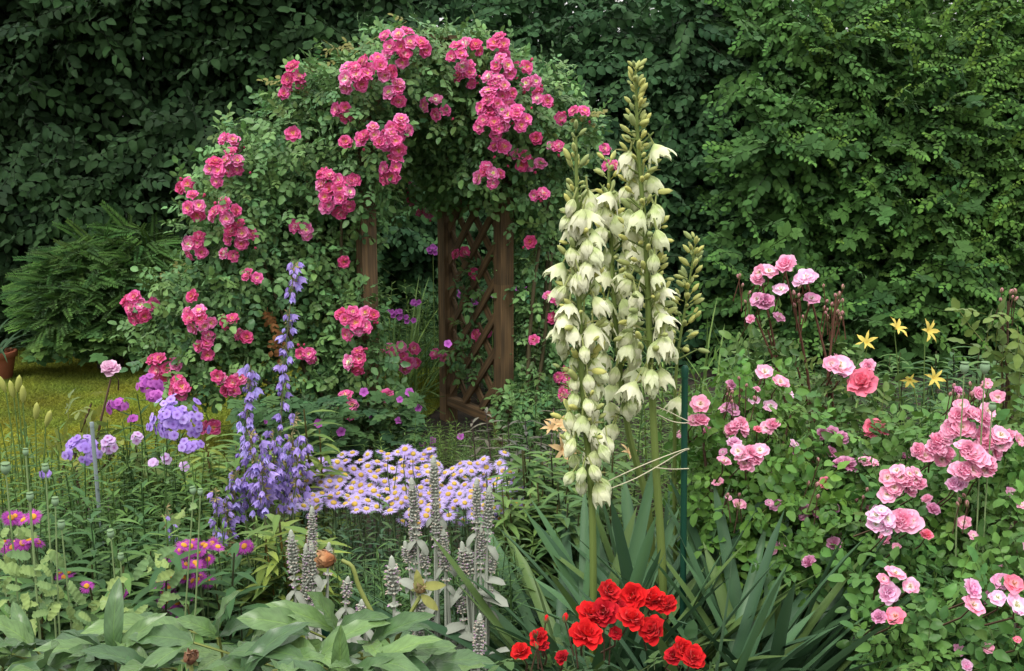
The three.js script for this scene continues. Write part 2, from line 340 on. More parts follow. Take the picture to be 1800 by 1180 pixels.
{
  const t = new Thing('rose_arch', 'brown timber garden arch with lattice sides overgrown by pink roses', 'garden arch', V(-0.53, 0, -5.56));
  const across = ARCH.ln.clone().sub(ARCH.rn).normalize(), along = ARCH.rf.clone().sub(ARCH.rn).normalize();
  for (const k of ['rn', 'rf', 'ln', 'lf']) t.part('post', ...bar(ARCH[k].clone().setY(-0.05), ARCH[k].clone().setY(1.75), 0.075, 0.075, across));
  for (const [n, f] of [['rn', 'rf'], ['ln', 'lf']]) {
    const a = ARCH[n].clone().addScaledVector(along, 0.04), b = ARCH[f].clone().addScaledVector(along, -0.04), w = a.distanceTo(b);
    for (const y of [0.12, 1.27, 1.7]) t.part('rail', ...bar(a.clone().setY(y), b.clone().setY(y), 0.045, 0.06, UP));
    for (const dir of [0, 1]) for (let s = -w; s < 1.12; s += 0.185) {  // diagonal slats, two layers
      let lo = 0, hi = w; const y0 = 0.15 + s;
      if (y0 < 0.15) lo = 0.15 - y0; if (y0 + w > 1.25) hi = 1.25 - y0;
      if (hi - lo < 0.06) continue;
      const q = (x) => (dir ? b.clone().addScaledVector(along, -x) : a.clone().addScaledVector(along, x)).setY(y0 + x).addScaledVector(across, dir ? 0.009 : -0.009);
      t.part('lattice_slat', ...bar(q(lo), q(hi), 0.042, 0.012, along));
    }
  }
  for (const [l, r] of [['ln', 'rn'], ['lf', 'rf']]) {                 // bowed beam in five lengths
    const a = ARCH[l].clone(), b = ARCH[r].clone(), q = (u) => a.clone().lerp(b, u).setY(1.72 + 0.3 * Math.sin(PI * u));
    for (let k = 0; k < 5; k++) t.part('arch_beam', ...bar(q(k / 5 + 0.003), q((k + 1) / 5 - 0.003), 0.04, 0.07, along));
  }
  for (let k = 0; k < 6; k++) { const u = (k + 0.5) / 6, y = 1.77 + 0.3 * Math.sin(PI * u); t.part('roof_slat', ...bar(ARCH.ln.clone().lerp(ARCH.rn, u).setY(y).addScaledVector(along, -0.08), ARCH.lf.clone().lerp(ARCH.rf, u).setY(y).addScaledVector(along, 0.08), 0.05, 0.02, across)); }
}

// ---------------------------------------------------------------- roses
// a compound leaf: leaflets in pairs along a stalk (y), upper side +z
function roseLeafGeo(rng, { len = 0.11, L = 0.048, W = 0.032, pairs = 2, droop = 0.35, teeth = 0.12 }) {
  const b = new B(), stalk = (t) => V(0, len * t, -0.15 * len * t * t);
  b.tube([stalk(0), stalk(0.5), stalk(1)], 0.0012, 0.0008, 3, [1.2, 0.9, 0.7]);
  const one = (t, a, s) => { const f = rng.u(0.85, 1.15); b.leaf(frame(stalk(t), V(Math.sin(a), Math.cos(a), rng.s(0.25) - 0.1), V(rng.s(0.3) - Math.sin(a) * 0.2, 0.1, 1), s), { L, W, seg: 5, fold: 0.25 + rng.s(0.12), droop: droop + rng.s(0.3), p: 0.55, q: 0.78, wave: 0.14, teeth }, [f, f, f], [f * 1.1, f * 1.08, f]); };
  for (let k = 0; k < pairs; k++) for (const s of [-1, 1]) one(0.35 + 0.5 * k / Math.max(1, pairs - 0.4), s * (1.05 + rng.s(0.15)), lerp(0.75, 1, k / pairs));
  one(1, 0, 1.12);
  return b.geo();
}
// a bloom that looks along +z; rings: [count, length, width, angle, curl]
function bloomGeo(rng, { R = 0.035, rings, base, mid, tip, eye = [0.75, 0.55, 0.1], eyeR = 0.2, ruffle = 0.1, sepals = true, cup = 0.25, notch = 0.05, p = 0.7, q = 0.3 }) {
  const b = new B();
  rings.forEach(([n, l, w, a0, a1, z = 0], k) => {
    for (let j = 0; j < n; j++) {
      const f = rng.u(0.85, 1.12), a = (j + 0.5 * (k % 2) + rng.s(0.14)) / n * TAU;
      b.petal(rotZ(a).multiply(new THREE.Matrix4().makeTranslation(0, 0.04 * R, z * R + rng.s(0.02) * R)), { L: R * l * rng.u(0.88, 1.1), W: R * w * rng.u(0.9, 1.1), a0: a0 + rng.s(0.14), a1: a1 + rng.s(0.25), cup: cup + rng.s(0.15), ruffle, notch, p, q }, rng, tint(f, base), tint(f, mid), tint(f, tip));
    }
  });
  if (eyeR) {
    b.lathe(new THREE.Matrix4().makeRotationX(PI / 2), [[0.75 * eyeR * R, 0.02 * R], [0.6 * eyeR * R, 0.13 * R], [0, 0.19 * R]], 7, tint(0.7, eye));
    for (let k = 0; k < 12; k++) { const a = rng() * TAU, r = eyeR * R * rng.u(0.6, 1.5), x = Math.cos(a), y = Math.sin(a), s = 0.05 * R; const i0 = b.v(x * r * 0.3, y * r * 0.3, 0.05 * R, eye), i1 = b.v(x * r + y * s, y * r - x * s, 0.32 * R, eye), i2 = b.v(x * r - y * s, y * r + x * s, 0.32 * R, eye); b.i.push(i0, i1, i2); }
  }
  if (sepals) for (let k = 0; k < 5; k++) b.leaf(rotZ(k / 5 * TAU + 0.3).multiply(new THREE.Matrix4().makeTranslation(0, 0, -0.05 * R)), { L: R * 0.75, W: R * 0.22, seg: 2, droop: 0.3, fold: 0.1 }, [0.1, 0.16, 0.05]);
  return b.geo();
}
function budGeo(R, col, green) {
  const b = new B(), X = new THREE.Matrix4().makeRotationX(PI / 2);
  b.lathe(X, [[0.3 * R, -0.3 * R, green], [0.5 * R, 0.1 * R, green], [0.55 * R, 0.6 * R, col], [0.35 * R, 1.2 * R, col], [0, 1.5 * R, col]], 6, col);
  for (let k = 0; k < 5; k++) b.leaf(rotZ(k / 5 * TAU).multiply(new THREE.Matrix4().makeTranslation(0, 0.45 * R, 0)).multiply(new THREE.Matrix4().makeRotationX(1.3)), { L: R * 1.3, W: R * 0.4, seg: 2, fold: 0.1, droop: -0.1 }, green);
  return b.geo();
}
// rose foliage in lumps: each lump {px, py, D, rx, ry (pixels of the 1800 frame), rz (metres)}
const lump = (px, py, D, rx, ry, rz) => ({ c: P(px, py, D), r: V(rx * mpp(D), ry * mpp(D), rz) });
function leavesIn(lumps, perArea, rng, out = [], { low = 0.1, tilt = 0.5, lo = 0.55, sMin = 0.75, sMax = 1.2 } = {}) {
  for (const L of lumps) {
    const a = (Math.pow(L.r.x * L.r.y, 1.6) + Math.pow(L.r.x * L.r.z, 1.6) + Math.pow(L.r.z * L.r.y, 1.6)) / 3, area = 4 * PI * Math.pow(a, 1 / 1.6), n = Math.round(area * perArea);
    for (let k = 0; k < n; k++) {
      const u = rng.dir(); if (u.z < -0.5 && rng() < 0.6) { k += 0.0; continue; }
      const rough = 1 + 0.28 * noise(u.x * 2 + L.c.x * 3, u.y * 2 + L.c.y * 3, u.z * 2), rr = lerp(lo, 1.04, Math.sqrt(rng())) * rough;
      const pos = V(L.c.x + u.x * L.r.x * rr, L.c.y + u.y * L.r.y * rr, L.c.z + u.z * L.r.z * rr);
      if (pos.y < low) continue;
      const n2 = u.clone().multiply(V(1, 1, 1)).add(V(rng.s(0.6), rng.u(0.1, 1.1) * tilt * 2, rng.s(0.5) + 0.2)), d = rng.dir().addScaledVector(u, 0.6).add(V(0, -0.15, 0.1));
      out.push({ M: frame(pos, d, n2, rng.u(sMin, sMax)), v: rng.int(3) });
    }
  }
  return out;
}
function frontOf(lumps, px, py, dflt) {                                // nearest lump surface on the line of sight
  let best = Infinity; const p1 = P(px, py, 1), o = V(0, EYE, 0), d = p1.clone().sub(o);
  for (const L of lumps) {
    const oc = o.clone().sub(L.c).divide(L.r), dd = d.clone().divide(L.r), a = dd.dot(dd), b = 2 * oc.dot(dd), c = oc.dot(oc) - 1, q = b * b - 4 * a * c;
    if (q > 0) best = Math.min(best, (-b - Math.sqrt(q)) / (2 * a));
  }
  return best < Infinity ? best : dflt;
}
function canesTo(t, root, ends, mat, rng, r = 0.008, name = 'cane') {
  for (const e of ends) {
    const q = root.clone().lerp(e, 0.55).add(V(rng.s(0.1), 0.12, rng.s(0.08)));
    t.part(name, new B().tube(curve([root.clone().add(V(rng.s(0.06), 0, rng.s(0.06))), q, e], 7), r, r * 0.45, 5).geo(), mat);
  }
}

// ---- the climbing rose on the arch
{
  const rng = RNG(31), t = new Thing('climbing_rose', 'climbing rose with clusters of deep pink blooms covering the timber arch', 'climbing rose', V(-0.55, 0, -5.4));
  const lumps = [
    lump(770, 185, 5.6, 215, 90, 0.45), lump(635, 195, 5.5, 120, 95, 0.42), lump(880, 200, 5.5, 130, 95, 0.42), lump(530, 280, 5.35, 125, 100, 0.42), lump(430, 350, 5.25, 95, 90, 0.38),
    lump(490, 460, 5.3, 135, 120, 0.38), lump(400, 540, 5.15, 105, 80, 0.3), lump(585, 520, 5.3, 75, 160, 0.3), lump(545, 640, 5.2, 100, 100, 0.3), lump(330, 590, 5.05, 80, 60, 0.22), lump(380, 650, 5.0, 75, 50, 0.22),
    lump(950, 330, 5.55, 62, 75, 0.32), lump(945, 470, 5.65, 45, 120, 0.25), lump(950, 620, 5.65, 48, 110, 0.25), lump(1000, 240, 5.4, 50, 40, 0.25), lump(770, 300, 5.9, 110, 50, 0.4), lump(620, 330, 5.3, 60, 90, 0.3), lump(850, 300, 5.5, 60, 50, 0.3),
    lump(540, 170, 5.3, 45, 40, 0.2), lump(655, 250, 5.02, 55, 75, 0.14), lump(640, 160, 5.1, 75, 55, 0.18), lump(740, 110, 5.2, 90, 40, 0.2), lump(850, 120, 5.3, 70, 45, 0.2), lump(640, 330, 4.98, 30, 40, 0.1), lump(625, 560, 5.0, 40, 60, 0.1), lump(640, 640, 5.0, 50, 50, 0.12), lump(650, 720, 4.98, 40, 50, 0.12), lump(1010, 560, 5.6, 35, 120, 0.2), lump(930, 720, 5.3, 60, 40, 0.2), lump(760, 75, 5.5, 110, 25, 0.2), lump(600, 720, 5.15, 50, 60, 0.2), lump(300, 500, 5.05, 30, 25, 0.15), lump(825, 620, 5.8, 25, 45, 0.08), lump(840, 500, 5.78, 30, 40, 0.08),
  ];
  const cane = solid(C(0.09, 0.075, 0.04));
  canesTo(t, ARCH.ln.clone().add(V(-0.1, 0, 0.12)), [[470, 480], [430, 350], [530, 260], [620, 180], [560, 600], [600, 420], [330, 580], [380, 640]].map(([x, y]) => P(x, y, frontOf(lumps, x, y, 5.3) + 0.3)), cane, rng, 0.012);
  canesTo(t, ARCH.rn.clone().add(V(0.12, 0, 0.1)), [[950, 600], [940, 440], [950, 300], [960, 240], [1000, 230]].map(([x, y]) => P(x, y, frontOf(lumps, x, y, 5.5) + 0.3)), cane, rng, 0.012);
  const geos = [0, 1, 2].map(() => roseLeafGeo(rng, { len: 0.088, L: 0.039, W: 0.0255, pairs: 2 + rng.int(2) }));
  const items = leavesIn(lumps, 560, rng, [], { lo: 0.5, sMin: 0.6, sMax: 1.2, tilt: 0.75 });
  // long young shoots that stand out of the mass
  const young = M(C(0.17, 0.17, 0.045), { coat: 0.3 }), whip = solid(C(0.2, 0.2, 0.07));
  for (const [x0, y0, x1, y1] of [[560, 170, 715, 38], [540, 190, 487, 150], [1020, 235, 1045, 205], [400, 480, 470, 440], [330, 500, 300, 480], [600, 130, 590, 85]]) {
    const D = 5.2, a = P(x0, y0, D), b = P(x1, y1, D), m = a.clone().lerp(b, 0.5).add(V(0, 0.05, 0.03)), c = curve([a, m, b], 9);
    t.part('young_shoot', new B().tube(c, 0.004, 0.0015, 4).geo(), whip);
    for (let k = 2; k < c.length; k++) t.part('leaf', geos[k % 3], young, frame(c[k], V(rng.s(), rng.u(-0.3, 0.4), rng.s(0.6)), V(rng.s(0.4), 1, 0.6), rng.u(0.6, 0.9)));
  }
  const brown = M(C(0.26, 0.12, 0.045), { through: 0.25 });
  for (const [x, y] of [[470, 540], [478, 548], [485, 560], [488, 575], [482, 590], [465, 545], [495, 590], [490, 605]]) t.part('dry_leaf', geos[0], brown, frame(P(x, y, 4.88), V(rng.s(0.4), -1, rng.s(0.3)), V(rng.s(0.5), 0.2, 1), 0.85));
  t.scatter('leaf', 'foliage', geos, shades([0.1, 0.205, 0.066], 5, 0.36, { coat: 0.45, coatRough: 0.34 }), items, 190, rng);
  const deep = [0.8, 0.08, 0.34], edge = [0.86, 0.23, 0.53], pale = [0.87, 0.64, 0.7];
  const bl = [0, 1, 2, 3].map((k) => bloomGeo(rng, { R: 0.035, rings: [[7, 1, 0.95, -0.05, 0.25], [6, 0.84, 0.85, 0.32, 0.2, 0.05], [k < 2 ? 5 : 3, 0.55, 0.6, 0.6, 0.4, 0.08]], base: k % 2 ? pale : [0.85, 0.4, 0.4], mid: deep, tip: edge, eyeR: 0.24, eye: [0.8, 0.5, 0.08], ruffle: 0.17 }));
  const tones = [[1, 1, 1], [0.95, 0.85, 0.85], [1.05, 1.6, 1.25], [0.88, 0.6, 0.66]].map((c) => M(C(...c), { through: 0.3 }));
  const bud = budGeo(0.012, [0.7, 0.07, 0.2], [0.1, 0.16, 0.05]);
  const clusters = [[522, 138, 25], [700, 85, 34], [625, 140, 30], [665, 122, 30], [735, 80, 18], [830, 82, 17], [880, 82, 20], [805, 100, 22], [820, 135, 22], [697, 163, 20], [604, 195, 17], [885, 118, 20], [880, 155, 32], [868, 185, 28], [918, 122, 16], [936, 148, 18], [955, 180, 16], [862, 215, 31], [903, 208, 28],
    [655, 240, 26], [700, 225, 26], [692, 252, 20], [780, 200, 15], [762, 183, 16], [690, 295, 24], [595, 332, 44], [943, 243, 11], [915, 277, 18], [880, 263, 16], [860, 308, 26], [945, 292, 14], [950, 343, 12], [978, 262, 12], [1020, 200, 16], [985, 208, 10], [408, 250, 18], [415, 283, 23], [382, 302, 22],
    [330, 328, 17], [348, 362, 22], [395, 370, 27], [425, 412, 30], [348, 430, 24], [405, 450, 14], [532, 402, 18], [447, 488, 15], [250, 538, 29], [340, 520, 10], [352, 558, 28], [408, 564, 14], [430, 593, 14], [365, 606, 22], [293, 645, 32], [320, 682, 20], [385, 660, 11], [405, 670, 16], [425, 662, 10], [408, 685, 14], [372, 750, 16],
    [540, 620, 17], [622, 565, 30], [652, 555, 13], [628, 632, 22], [705, 622, 37], [615, 710, 22], [677, 695, 14], [713, 345, 22], [750, 378, 14], [812, 447, 14], [835, 480, 11], [850, 585, 16], [775, 628, 13], [932, 425, 11], [972, 525, 12], [983, 558, 12], [938, 597, 8], [990, 665, 22], [1000, 690, 12], [1075, 292, 12], [1062, 262, 9], [516, 235, 10], [500, 165, 6], [608, 250, 8], [605, 460, 5]];
  for (const [px, py, r] of clusters) {
    const inside = px > 690 && px < 870 && py > 335, D = inside ? 5.95 - (px > 790 ? 0.2 : 0) : Math.min(frontOf(lumps, px, py, px < 420 ? 5.0 : 5.2), 5.5) - 0.06, c = P(px, py, D), R = r * mpp(D), n = Math.max(1, Math.round(Math.pow(r / 11, 2) * 0.95 + 0.4));
    for (let k = 0; k < n; k++) {
      const a = k * 2.4 + rng(), q = n === 1 ? 0 : Math.sqrt((k + 0.5) / n) * 0.86, u = V(Math.cos(a) * q, Math.sin(a) * q, Math.sqrt(1 - q * q) * 0.8);
      const face = u.clone().add(V(rng.s(0.4), 0.3 + rng.s(0.4), 0.2));
      const low = py > 300 ? rng() < 0.3 : rng() < 0.12;
      t.part('bloom', rng.pick(bl), low ? tones[3] : tones[rng.int(3)], facing(c.clone().addScaledVector(u, R * rng.u(0.85, 1.15)), face, rng, rng.u(0.82, 1.08)));
    }
    for (let k = 0; k < 2; k++) t.part('bud', bud, tones[0], facing(c.clone().add(V(rng.s(R * 1.2), R * rng.u(-1.2, 0.9), 0.02)), V(rng.s(), 0.8, 0.8), rng, rng.u(0.8, 1.2)));
  }
}

// ---- bush roses: canes, foliage lumps, blooms
function roseBush({ seed, extra = 0, name = 'pink_rose_bush', label, group = 'pink rose bushes', root, lumps, perArea = 300, leafOpt, leafTone, single = 90, blooms, bloomGeos, tones, canes = [], caneCol = [0.1, 0.06, 0.04], buds, leafMat = {} }) {
  const rng = RNG(seed), t = new Thing(name, label, 'rose bush', root, group), cane = solid(C(...caneCol));
  canesTo(t, root, [...canes, ...lumps.map((l) => l.c)], cane, rng, 0.007);
  const geos = [0, 1, 2].map(() => roseLeafGeo(rng, leafOpt));
  t.scatter('leaf', 'foliage', geos, shades(leafTone, 5, 0.28, { coat: 0.35, coatRough: 0.36, ...leafMat }), leavesIn(lumps, perArea, rng), single, rng);
  for (const b of blooms) {
    const [px, py, r, D0, n0 = 1, tone = 0] = b, n = extra && n0 > 2 ? Math.round(n0 * 1.5) : n0, D = D0 || frontOf(lumps, px, py, -root.z) - 0.015, c = P(px, py, D), R = r * mpp(D), br = n === 1 ? R * 0.95 : Math.max(R * 1.28 / Math.sqrt(n), 0.016);
    for (let k = 0; k < n; k++) {
      const a = k * 2.4 + rng(), q = n === 1 ? 0 : Math.sqrt((k + 0.5) / n) * 0.9, u = V(Math.cos(a) * q, Math.sin(a) * q * 0.85, Math.sqrt(1 - q * q) * 0.7);
      const face = V(u.x * 0.7 + rng.s(0.45), 0.75 + u.y * 0.4 + rng.s(0.4), 0.55 + rng.s(0.3)), pos = c.clone().addScaledVector(u, n === 1 ? 0 : R - br * 0.4);
      const m = t.part('bloom', rng.pick(bloomGeos), tones[tone ? tone - 1 : rng.int(2)], facing(pos.add(V(rng.s(0.15) * R, rng.s(0.15) * R, 0)), face, rng, br / 0.03 * rng.u(0.8, 1.15)));
      if (k < 2) t.part('flower_stalk', new B().tube([pos.clone().addScaledVector(face.normalize(), -0.004), pos.clone().add(V(rng.s(0.015), -0.04, -0.03)), pos.clone().add(V(rng.s(0.02), -0.09, -0.1))], 0.0016, 0.0025, 4).geo(), cane);
    }
  }
  for (let k = 0; k < extra; k++) {                                     // single small and faded blooms over the foliage
    const L = rng.pick(lumps), u = rng.dir(); u.z = Math.abs(u.z); u.y = Math.abs(u.y) * 0.9 - 0.15; u.normalize();
    t.part('bloom', rng.pick(bloomGeos), tones[rng.pick([0, 1, 3, 3, 4])], facing(L.c.clone().add(u.clone().multiply(L.r).multiplyScalar(1.08)), V(u.x + rng.s(0.4), 0.8, 0.6 + rng.s(0.4)), rng, rng.u(0.4, 0.72)));
  }
  for (const [px, py, D] of buds || []) { const p = P(px, py, D); t.part('bud', buds.geo, tones[0], facing(p, V(rng.s(0.5), 1, rng.s(0.5)), rng, rng.u(0.8, 1.2))); t.part('flower_stalk', new B().tube([p, p.clone().add(V(rng.s(0.02), -0.08, -0.02))], 0.0015, 0.002, 3).geo(), cane); }
  return t;
}
{
  const rng = RNG(41);
  const soft = [0.88, 0.34, 0.52], mid = [0.88, 0.46, 0.63], light = [0.88, 0.64, 0.68];
  const open = [0, 1].map(() => bloomGeo(rng, { R: 0.03, rings: [[6, 1.05, 1.1, 0.0, 0.25], [5, 0.85, 0.9, 0.4, 0.15, 0.05]], base: light, mid: soft, tip: mid, eyeR: 0.2, eye: [0.55, 0.4, 0.2], ruffle: 0.15 }));
  const full = [0, 1, 2].map(() => bloomGeo(rng, { R: 0.03, rings: [[7, 1.05, 1.05, 0.0, 0.3], [6, 0.92, 0.95, 0.45, 0.3, 0.05], [6, 0.75, 0.8, 0.8, 0.3, 0.08], [4, 0.55, 0.6, 1.1, 0.3, 0.1]], base: soft, mid: soft, tip: mid, eyeR: 0, ruffle: 0.17 }));
  const pinkGeos = [...open, ...open, ...full], tones = [M(C(1, 1, 1), { through: 0.35 }), M(C(1.03, 1.18, 1.14), { through: 0.35 }), M(C(0.98, 0.6, 0.62), { through: 0.3 }), M(C(0.8, 0.8, 0.9), { through: 0.3 }), M(C(1.02, 1.4, 1.35), { through: 0.35 })];
  const bushLeaf = { len: 0.075, L: 0.035, W: 0.022, pairs: 2, teeth: 0.08 }, budG = budGeo(0.009, [0.55, 0.26, 0.28], [0.17, 0.16, 0.06]);
  const withGeo = (l) => { l.geo = budG; return l; };
  const budsAt = (px, py, rx, ry, n, D) => Array.from({ length: n }, () => [px + rng.s(rx), py + rng.s(ry), D + rng.s(0.1)]);
  const ground = (px, D, py = 900) => P(px, py, D).setY(0);

  roseBush({ seed: 51, extra: 5, label: 'tallest pink rose bush, its reddish stems and fading blooms high against the hedge', root: ground(1440, 3.45), perArea: 200, leafOpt: { ...bushLeaf, L: 0.042 }, leafTone: [0.085, 0.16, 0.04], single: 60, caneCol: [0.13, 0.06, 0.04],
    lumps: [lump(1400, 640, 3.45, 100, 45, 0.15), lump(1350, 580, 3.4, 40, 30, 0.1), lump(1440, 720, 3.4, 130, 50, 0.2), lump(1460, 820, 3.35, 120, 70, 0.2)],
    canes: [[1380, 475], [1340, 500], [1420, 500], [1470, 520], [1490, 645], [1330, 560]].map(([x, y]) => P(x, y, 3.35)), bloomGeos: pinkGeos, tones, buds: withGeo([...budsAt(1440, 530, 45, 30, 15, 3.35), ...budsAt(1310, 510, 14, 25, 5, 3.35), ...budsAt(1470, 545, 22, 25, 12, 3.35)]),
    blooms: [[1381, 467, 19, 3.3, 1], [1345, 480, 17, 3.32, 2], [1330, 492, 14, 3.32, 1, 2], [1371, 513, 19, 3.3, 1, 5], [1415, 492, 18, 3.3, 2, 5], [1340, 530, 18, 3.3, 2, 4], [1425, 527, 14, 3.32, 1, 4], [1320, 562, 11, 3.3, 1], [1478, 648, 29, 3.25, 1], [1515, 672, 28, 3.22, 1, 3], [1527, 645, 15, 3.25, 1], [1462, 640, 15, 3.24, 1]] });
  roseBush({ seed: 52, extra: 14, label: 'loose pink rose bush beside the green stake', root: ground(1300, 3.0), perArea: 620, leafOpt: bushLeaf, leafTone: [0.088, 0.2, 0.032],
    lumps: [lump(1300, 760, 3.05, 100, 55, 0.2), lump(1290, 860, 3.0, 95, 70, 0.22), lump(1380, 880, 3.0, 90, 80, 0.22), lump(1300, 950, 2.95, 90, 55, 0.2), lump(1320, 690, 3.1, 60, 30, 0.12)], bloomGeos: pinkGeos, tones,
    canes: [[1345, 650], [1390, 730], [1230, 705]].map(([x, y]) => P(x, y, 3.0)), buds: withGeo([...budsAt(1300, 690, 30, 25, 12, 2.95), ...budsAt(1285, 880, 30, 15, 6, 2.8)]),
    blooms: [[1346, 655, 15, 2.95], [1372, 675, 17, 2.95], [1285, 675, 12, 2.95, 1, 4], [1330, 685, 8, 2.95], [1230, 710, 18, 2.85], [1228, 742, 15, 2.85, 2], [1285, 720, 14, 0, 2, 4], [1300, 750, 21, 0, 3], [1330, 755, 10, 0, 1, 3], [1355, 715, 14, 0, 1, 5], [1355, 750, 15, 0, 2], [1310, 800, 30, 2.72, 5], [1335, 795, 16, 2.7, 1], [1272, 812, 14, 2.72, 1], [1280, 875, 8, 0, 1], [1352, 885, 8, 0, 1, 4]] });
  roseBush({ seed: 53, extra: 12, label: 'leafy rose bush with dull mauve-pink blooms between the iris leaves and the brighter pink clusters', root: ground(1480, 3.0), perArea: 620, leafOpt: bushLeaf, leafTone: [0.078, 0.182, 0.036],
    lumps: [lump(1470, 870, 3.0, 90, 75, 0.2), lump(1420, 960, 2.9, 90, 60, 0.2), lump(1520, 960, 2.9, 70, 60, 0.2), lump(1500, 790, 3.1, 80, 45, 0.2)], bloomGeos: pinkGeos, tones, buds: withGeo(budsAt(1470, 850, 60, 40, 8, 2.8)),
    blooms: [[1455, 762, 16, 0, 2, 4], [1480, 770, 14, 0, 1, 4], [1480, 820, 18, 0, 2, 4], [1525, 815, 16, 0, 2], [1450, 850, 12, 0, 1, 3], [1425, 900, 16, 0, 2, 4], [1465, 892, 14, 0, 1, 4], [1467, 955, 17, 0, 1, 4], [1545, 755, 18, 0, 2, 3], [1460, 795, 12, 0, 1, 4]] });
  roseBush({ seed: 54, extra: 16, label: 'full pink rose bush with the largest crowded clusters of blooms', root: ground(1680, 2.8), perArea: 620, leafOpt: bushLeaf, leafTone: [0.078, 0.182, 0.036],
    lumps: [lump(1690, 800, 2.9, 110, 60, 0.22), lump(1640, 900, 2.8, 110, 75, 0.25), lump(1750, 920, 2.75, 90, 90, 0.25), lump(1560, 930, 2.75, 60, 50, 0.18), lump(1790, 800, 2.9, 50, 70, 0.2), lump(1640, 990, 2.7, 110, 50, 0.2)], bloomGeos: pinkGeos, tones, buds: withGeo([...budsAt(1700, 690, 40, 12, 12, 2.75), ...budsAt(1710, 880, 40, 15, 5, 2.6)]),
    blooms: [[1690, 735, 48, 2.62, 9], [1742, 772, 36, 2.6, 5], [1640, 790, 38, 2.62, 7], [1700, 805, 46, 2.55, 8], [1730, 830, 24, 2.52, 1], [1683, 855, 17, 2.55, 2, 5], [1720, 690, 12, 2.7, 1], [1735, 675, 12, 2.7, 1], [1685, 688, 10, 2.7, 1, 4], [1755, 700, 12, 2.7, 1], [1580, 840, 38, 2.58, 7], [1560, 868, 20, 2.56, 1], [1616, 850, 14, 2.56, 1], [1545, 905, 28, 2.5, 3, 5], [1590, 915, 23, 2.5, 2], [1560, 935, 13, 2.48, 1, 5], [1630, 942, 15, 2.5, 1, 3], [1575, 962, 9, 2.5, 1], [1780, 770, 18, 2.6, 2], [1640, 895, 14, 0, 1, 4], [1795, 890, 10, 0, 1]] });
  roseBush({ seed: 55, extra: 8, label: 'low pink rose bush with a few large pale blooms nearest the corner of the bed', root: ground(1680, 2.3), perArea: 620, leafOpt: { ...bushLeaf, L: 0.035 }, leafTone: [0.072, 0.172, 0.036], single: 120,
    lumps: [lump(1600, 1070, 2.45, 90, 70, 0.2), lump(1700, 1110, 2.35, 110, 70, 0.22), lump(1790, 1090, 2.35, 70, 90, 0.2), lump(1620, 1150, 2.3, 100, 50, 0.2), lump(1760, 1170, 2.25, 90, 40, 0.2)], bloomGeos: pinkGeos, tones, 
    blooms: [[1572, 1012, 20, 2.2, 1], [1560, 1042, 20, 2.19, 1, 5], [1602, 1033, 16, 2.19, 1], [1552, 1020, 15, 2.2, 1], [1574, 1084, 19, 2.15, 1, 3], [1545, 1086, 15, 2.16, 1, 4], [1708, 1036, 22, 2.12, 1, 5], [1708, 1066, 27, 2.1, 1], [1780, 1030, 24, 2.1, 1, 3], [1785, 1068, 29, 2.08, 1, 5], [1755, 1050, 14, 2.1, 1, 5], [1790, 1125, 7, 2.1, 1, 3]] });
  // tall pale-leaved rose shoots at the edge of the view
  roseBush({ seed: 56, label: 'tall pale green rose shoots without open blooms against the hedge', root: ground(1775, 3.2), perArea: 190, leafOpt: { ...bushLeaf, len: 0.1, L: 0.044, W: 0.028 }, leafTone: [0.13, 0.2, 0.04], single: 80, leafMat: { through: 0.4 },
    lumps: [lump(1760, 570, 3.2, 45, 50, 0.1), lump(1790, 660, 3.15, 50, 70, 0.12), lump(1765, 720, 3.1, 45, 45, 0.12)], bloomGeos: pinkGeos, tones, blooms: [], canes: [[1772, 530], [1760, 545]].map(([x, y]) => P(x, y, 3.2)), buds: withGeo(budsAt(1772, 520, 14, 12, 7, 3.2)) });
  // red roses
  const red = [0.62, 0.006, 0.012], redTip = [0.7, 0.014, 0.014];
  const redGeos = [0, 1, 2].map(() => bloomGeo(rng, { R: 0.03, rings: [[7, 1.05, 1.0, 0.0, 0.2], [7, 0.95, 0.92, 0.4, 0.2, 0.05], [6, 0.8, 0.8, 0.75, 0.3, 0.08], [5, 0.6, 0.6, 1.05, 0.3, 0.12]], base: red, mid: red, tip: redTip, eyeR: 0.12, eye: [0.6, 0.3, 0.1], ruffle: 0.13 }));
  const redTones = [M(C(1, 1, 1), { through: 0.25 }), M(C(0.88, 1, 1.1), { through: 0.25 }), M(C(0.75, 1, 1.6), { through: 0.2 })], rb = budsAt(1010, 1110, 70, 40, 9, 1.95); rb.geo = budGeo(0.009, red, [0.14, 0.15, 0.06]);
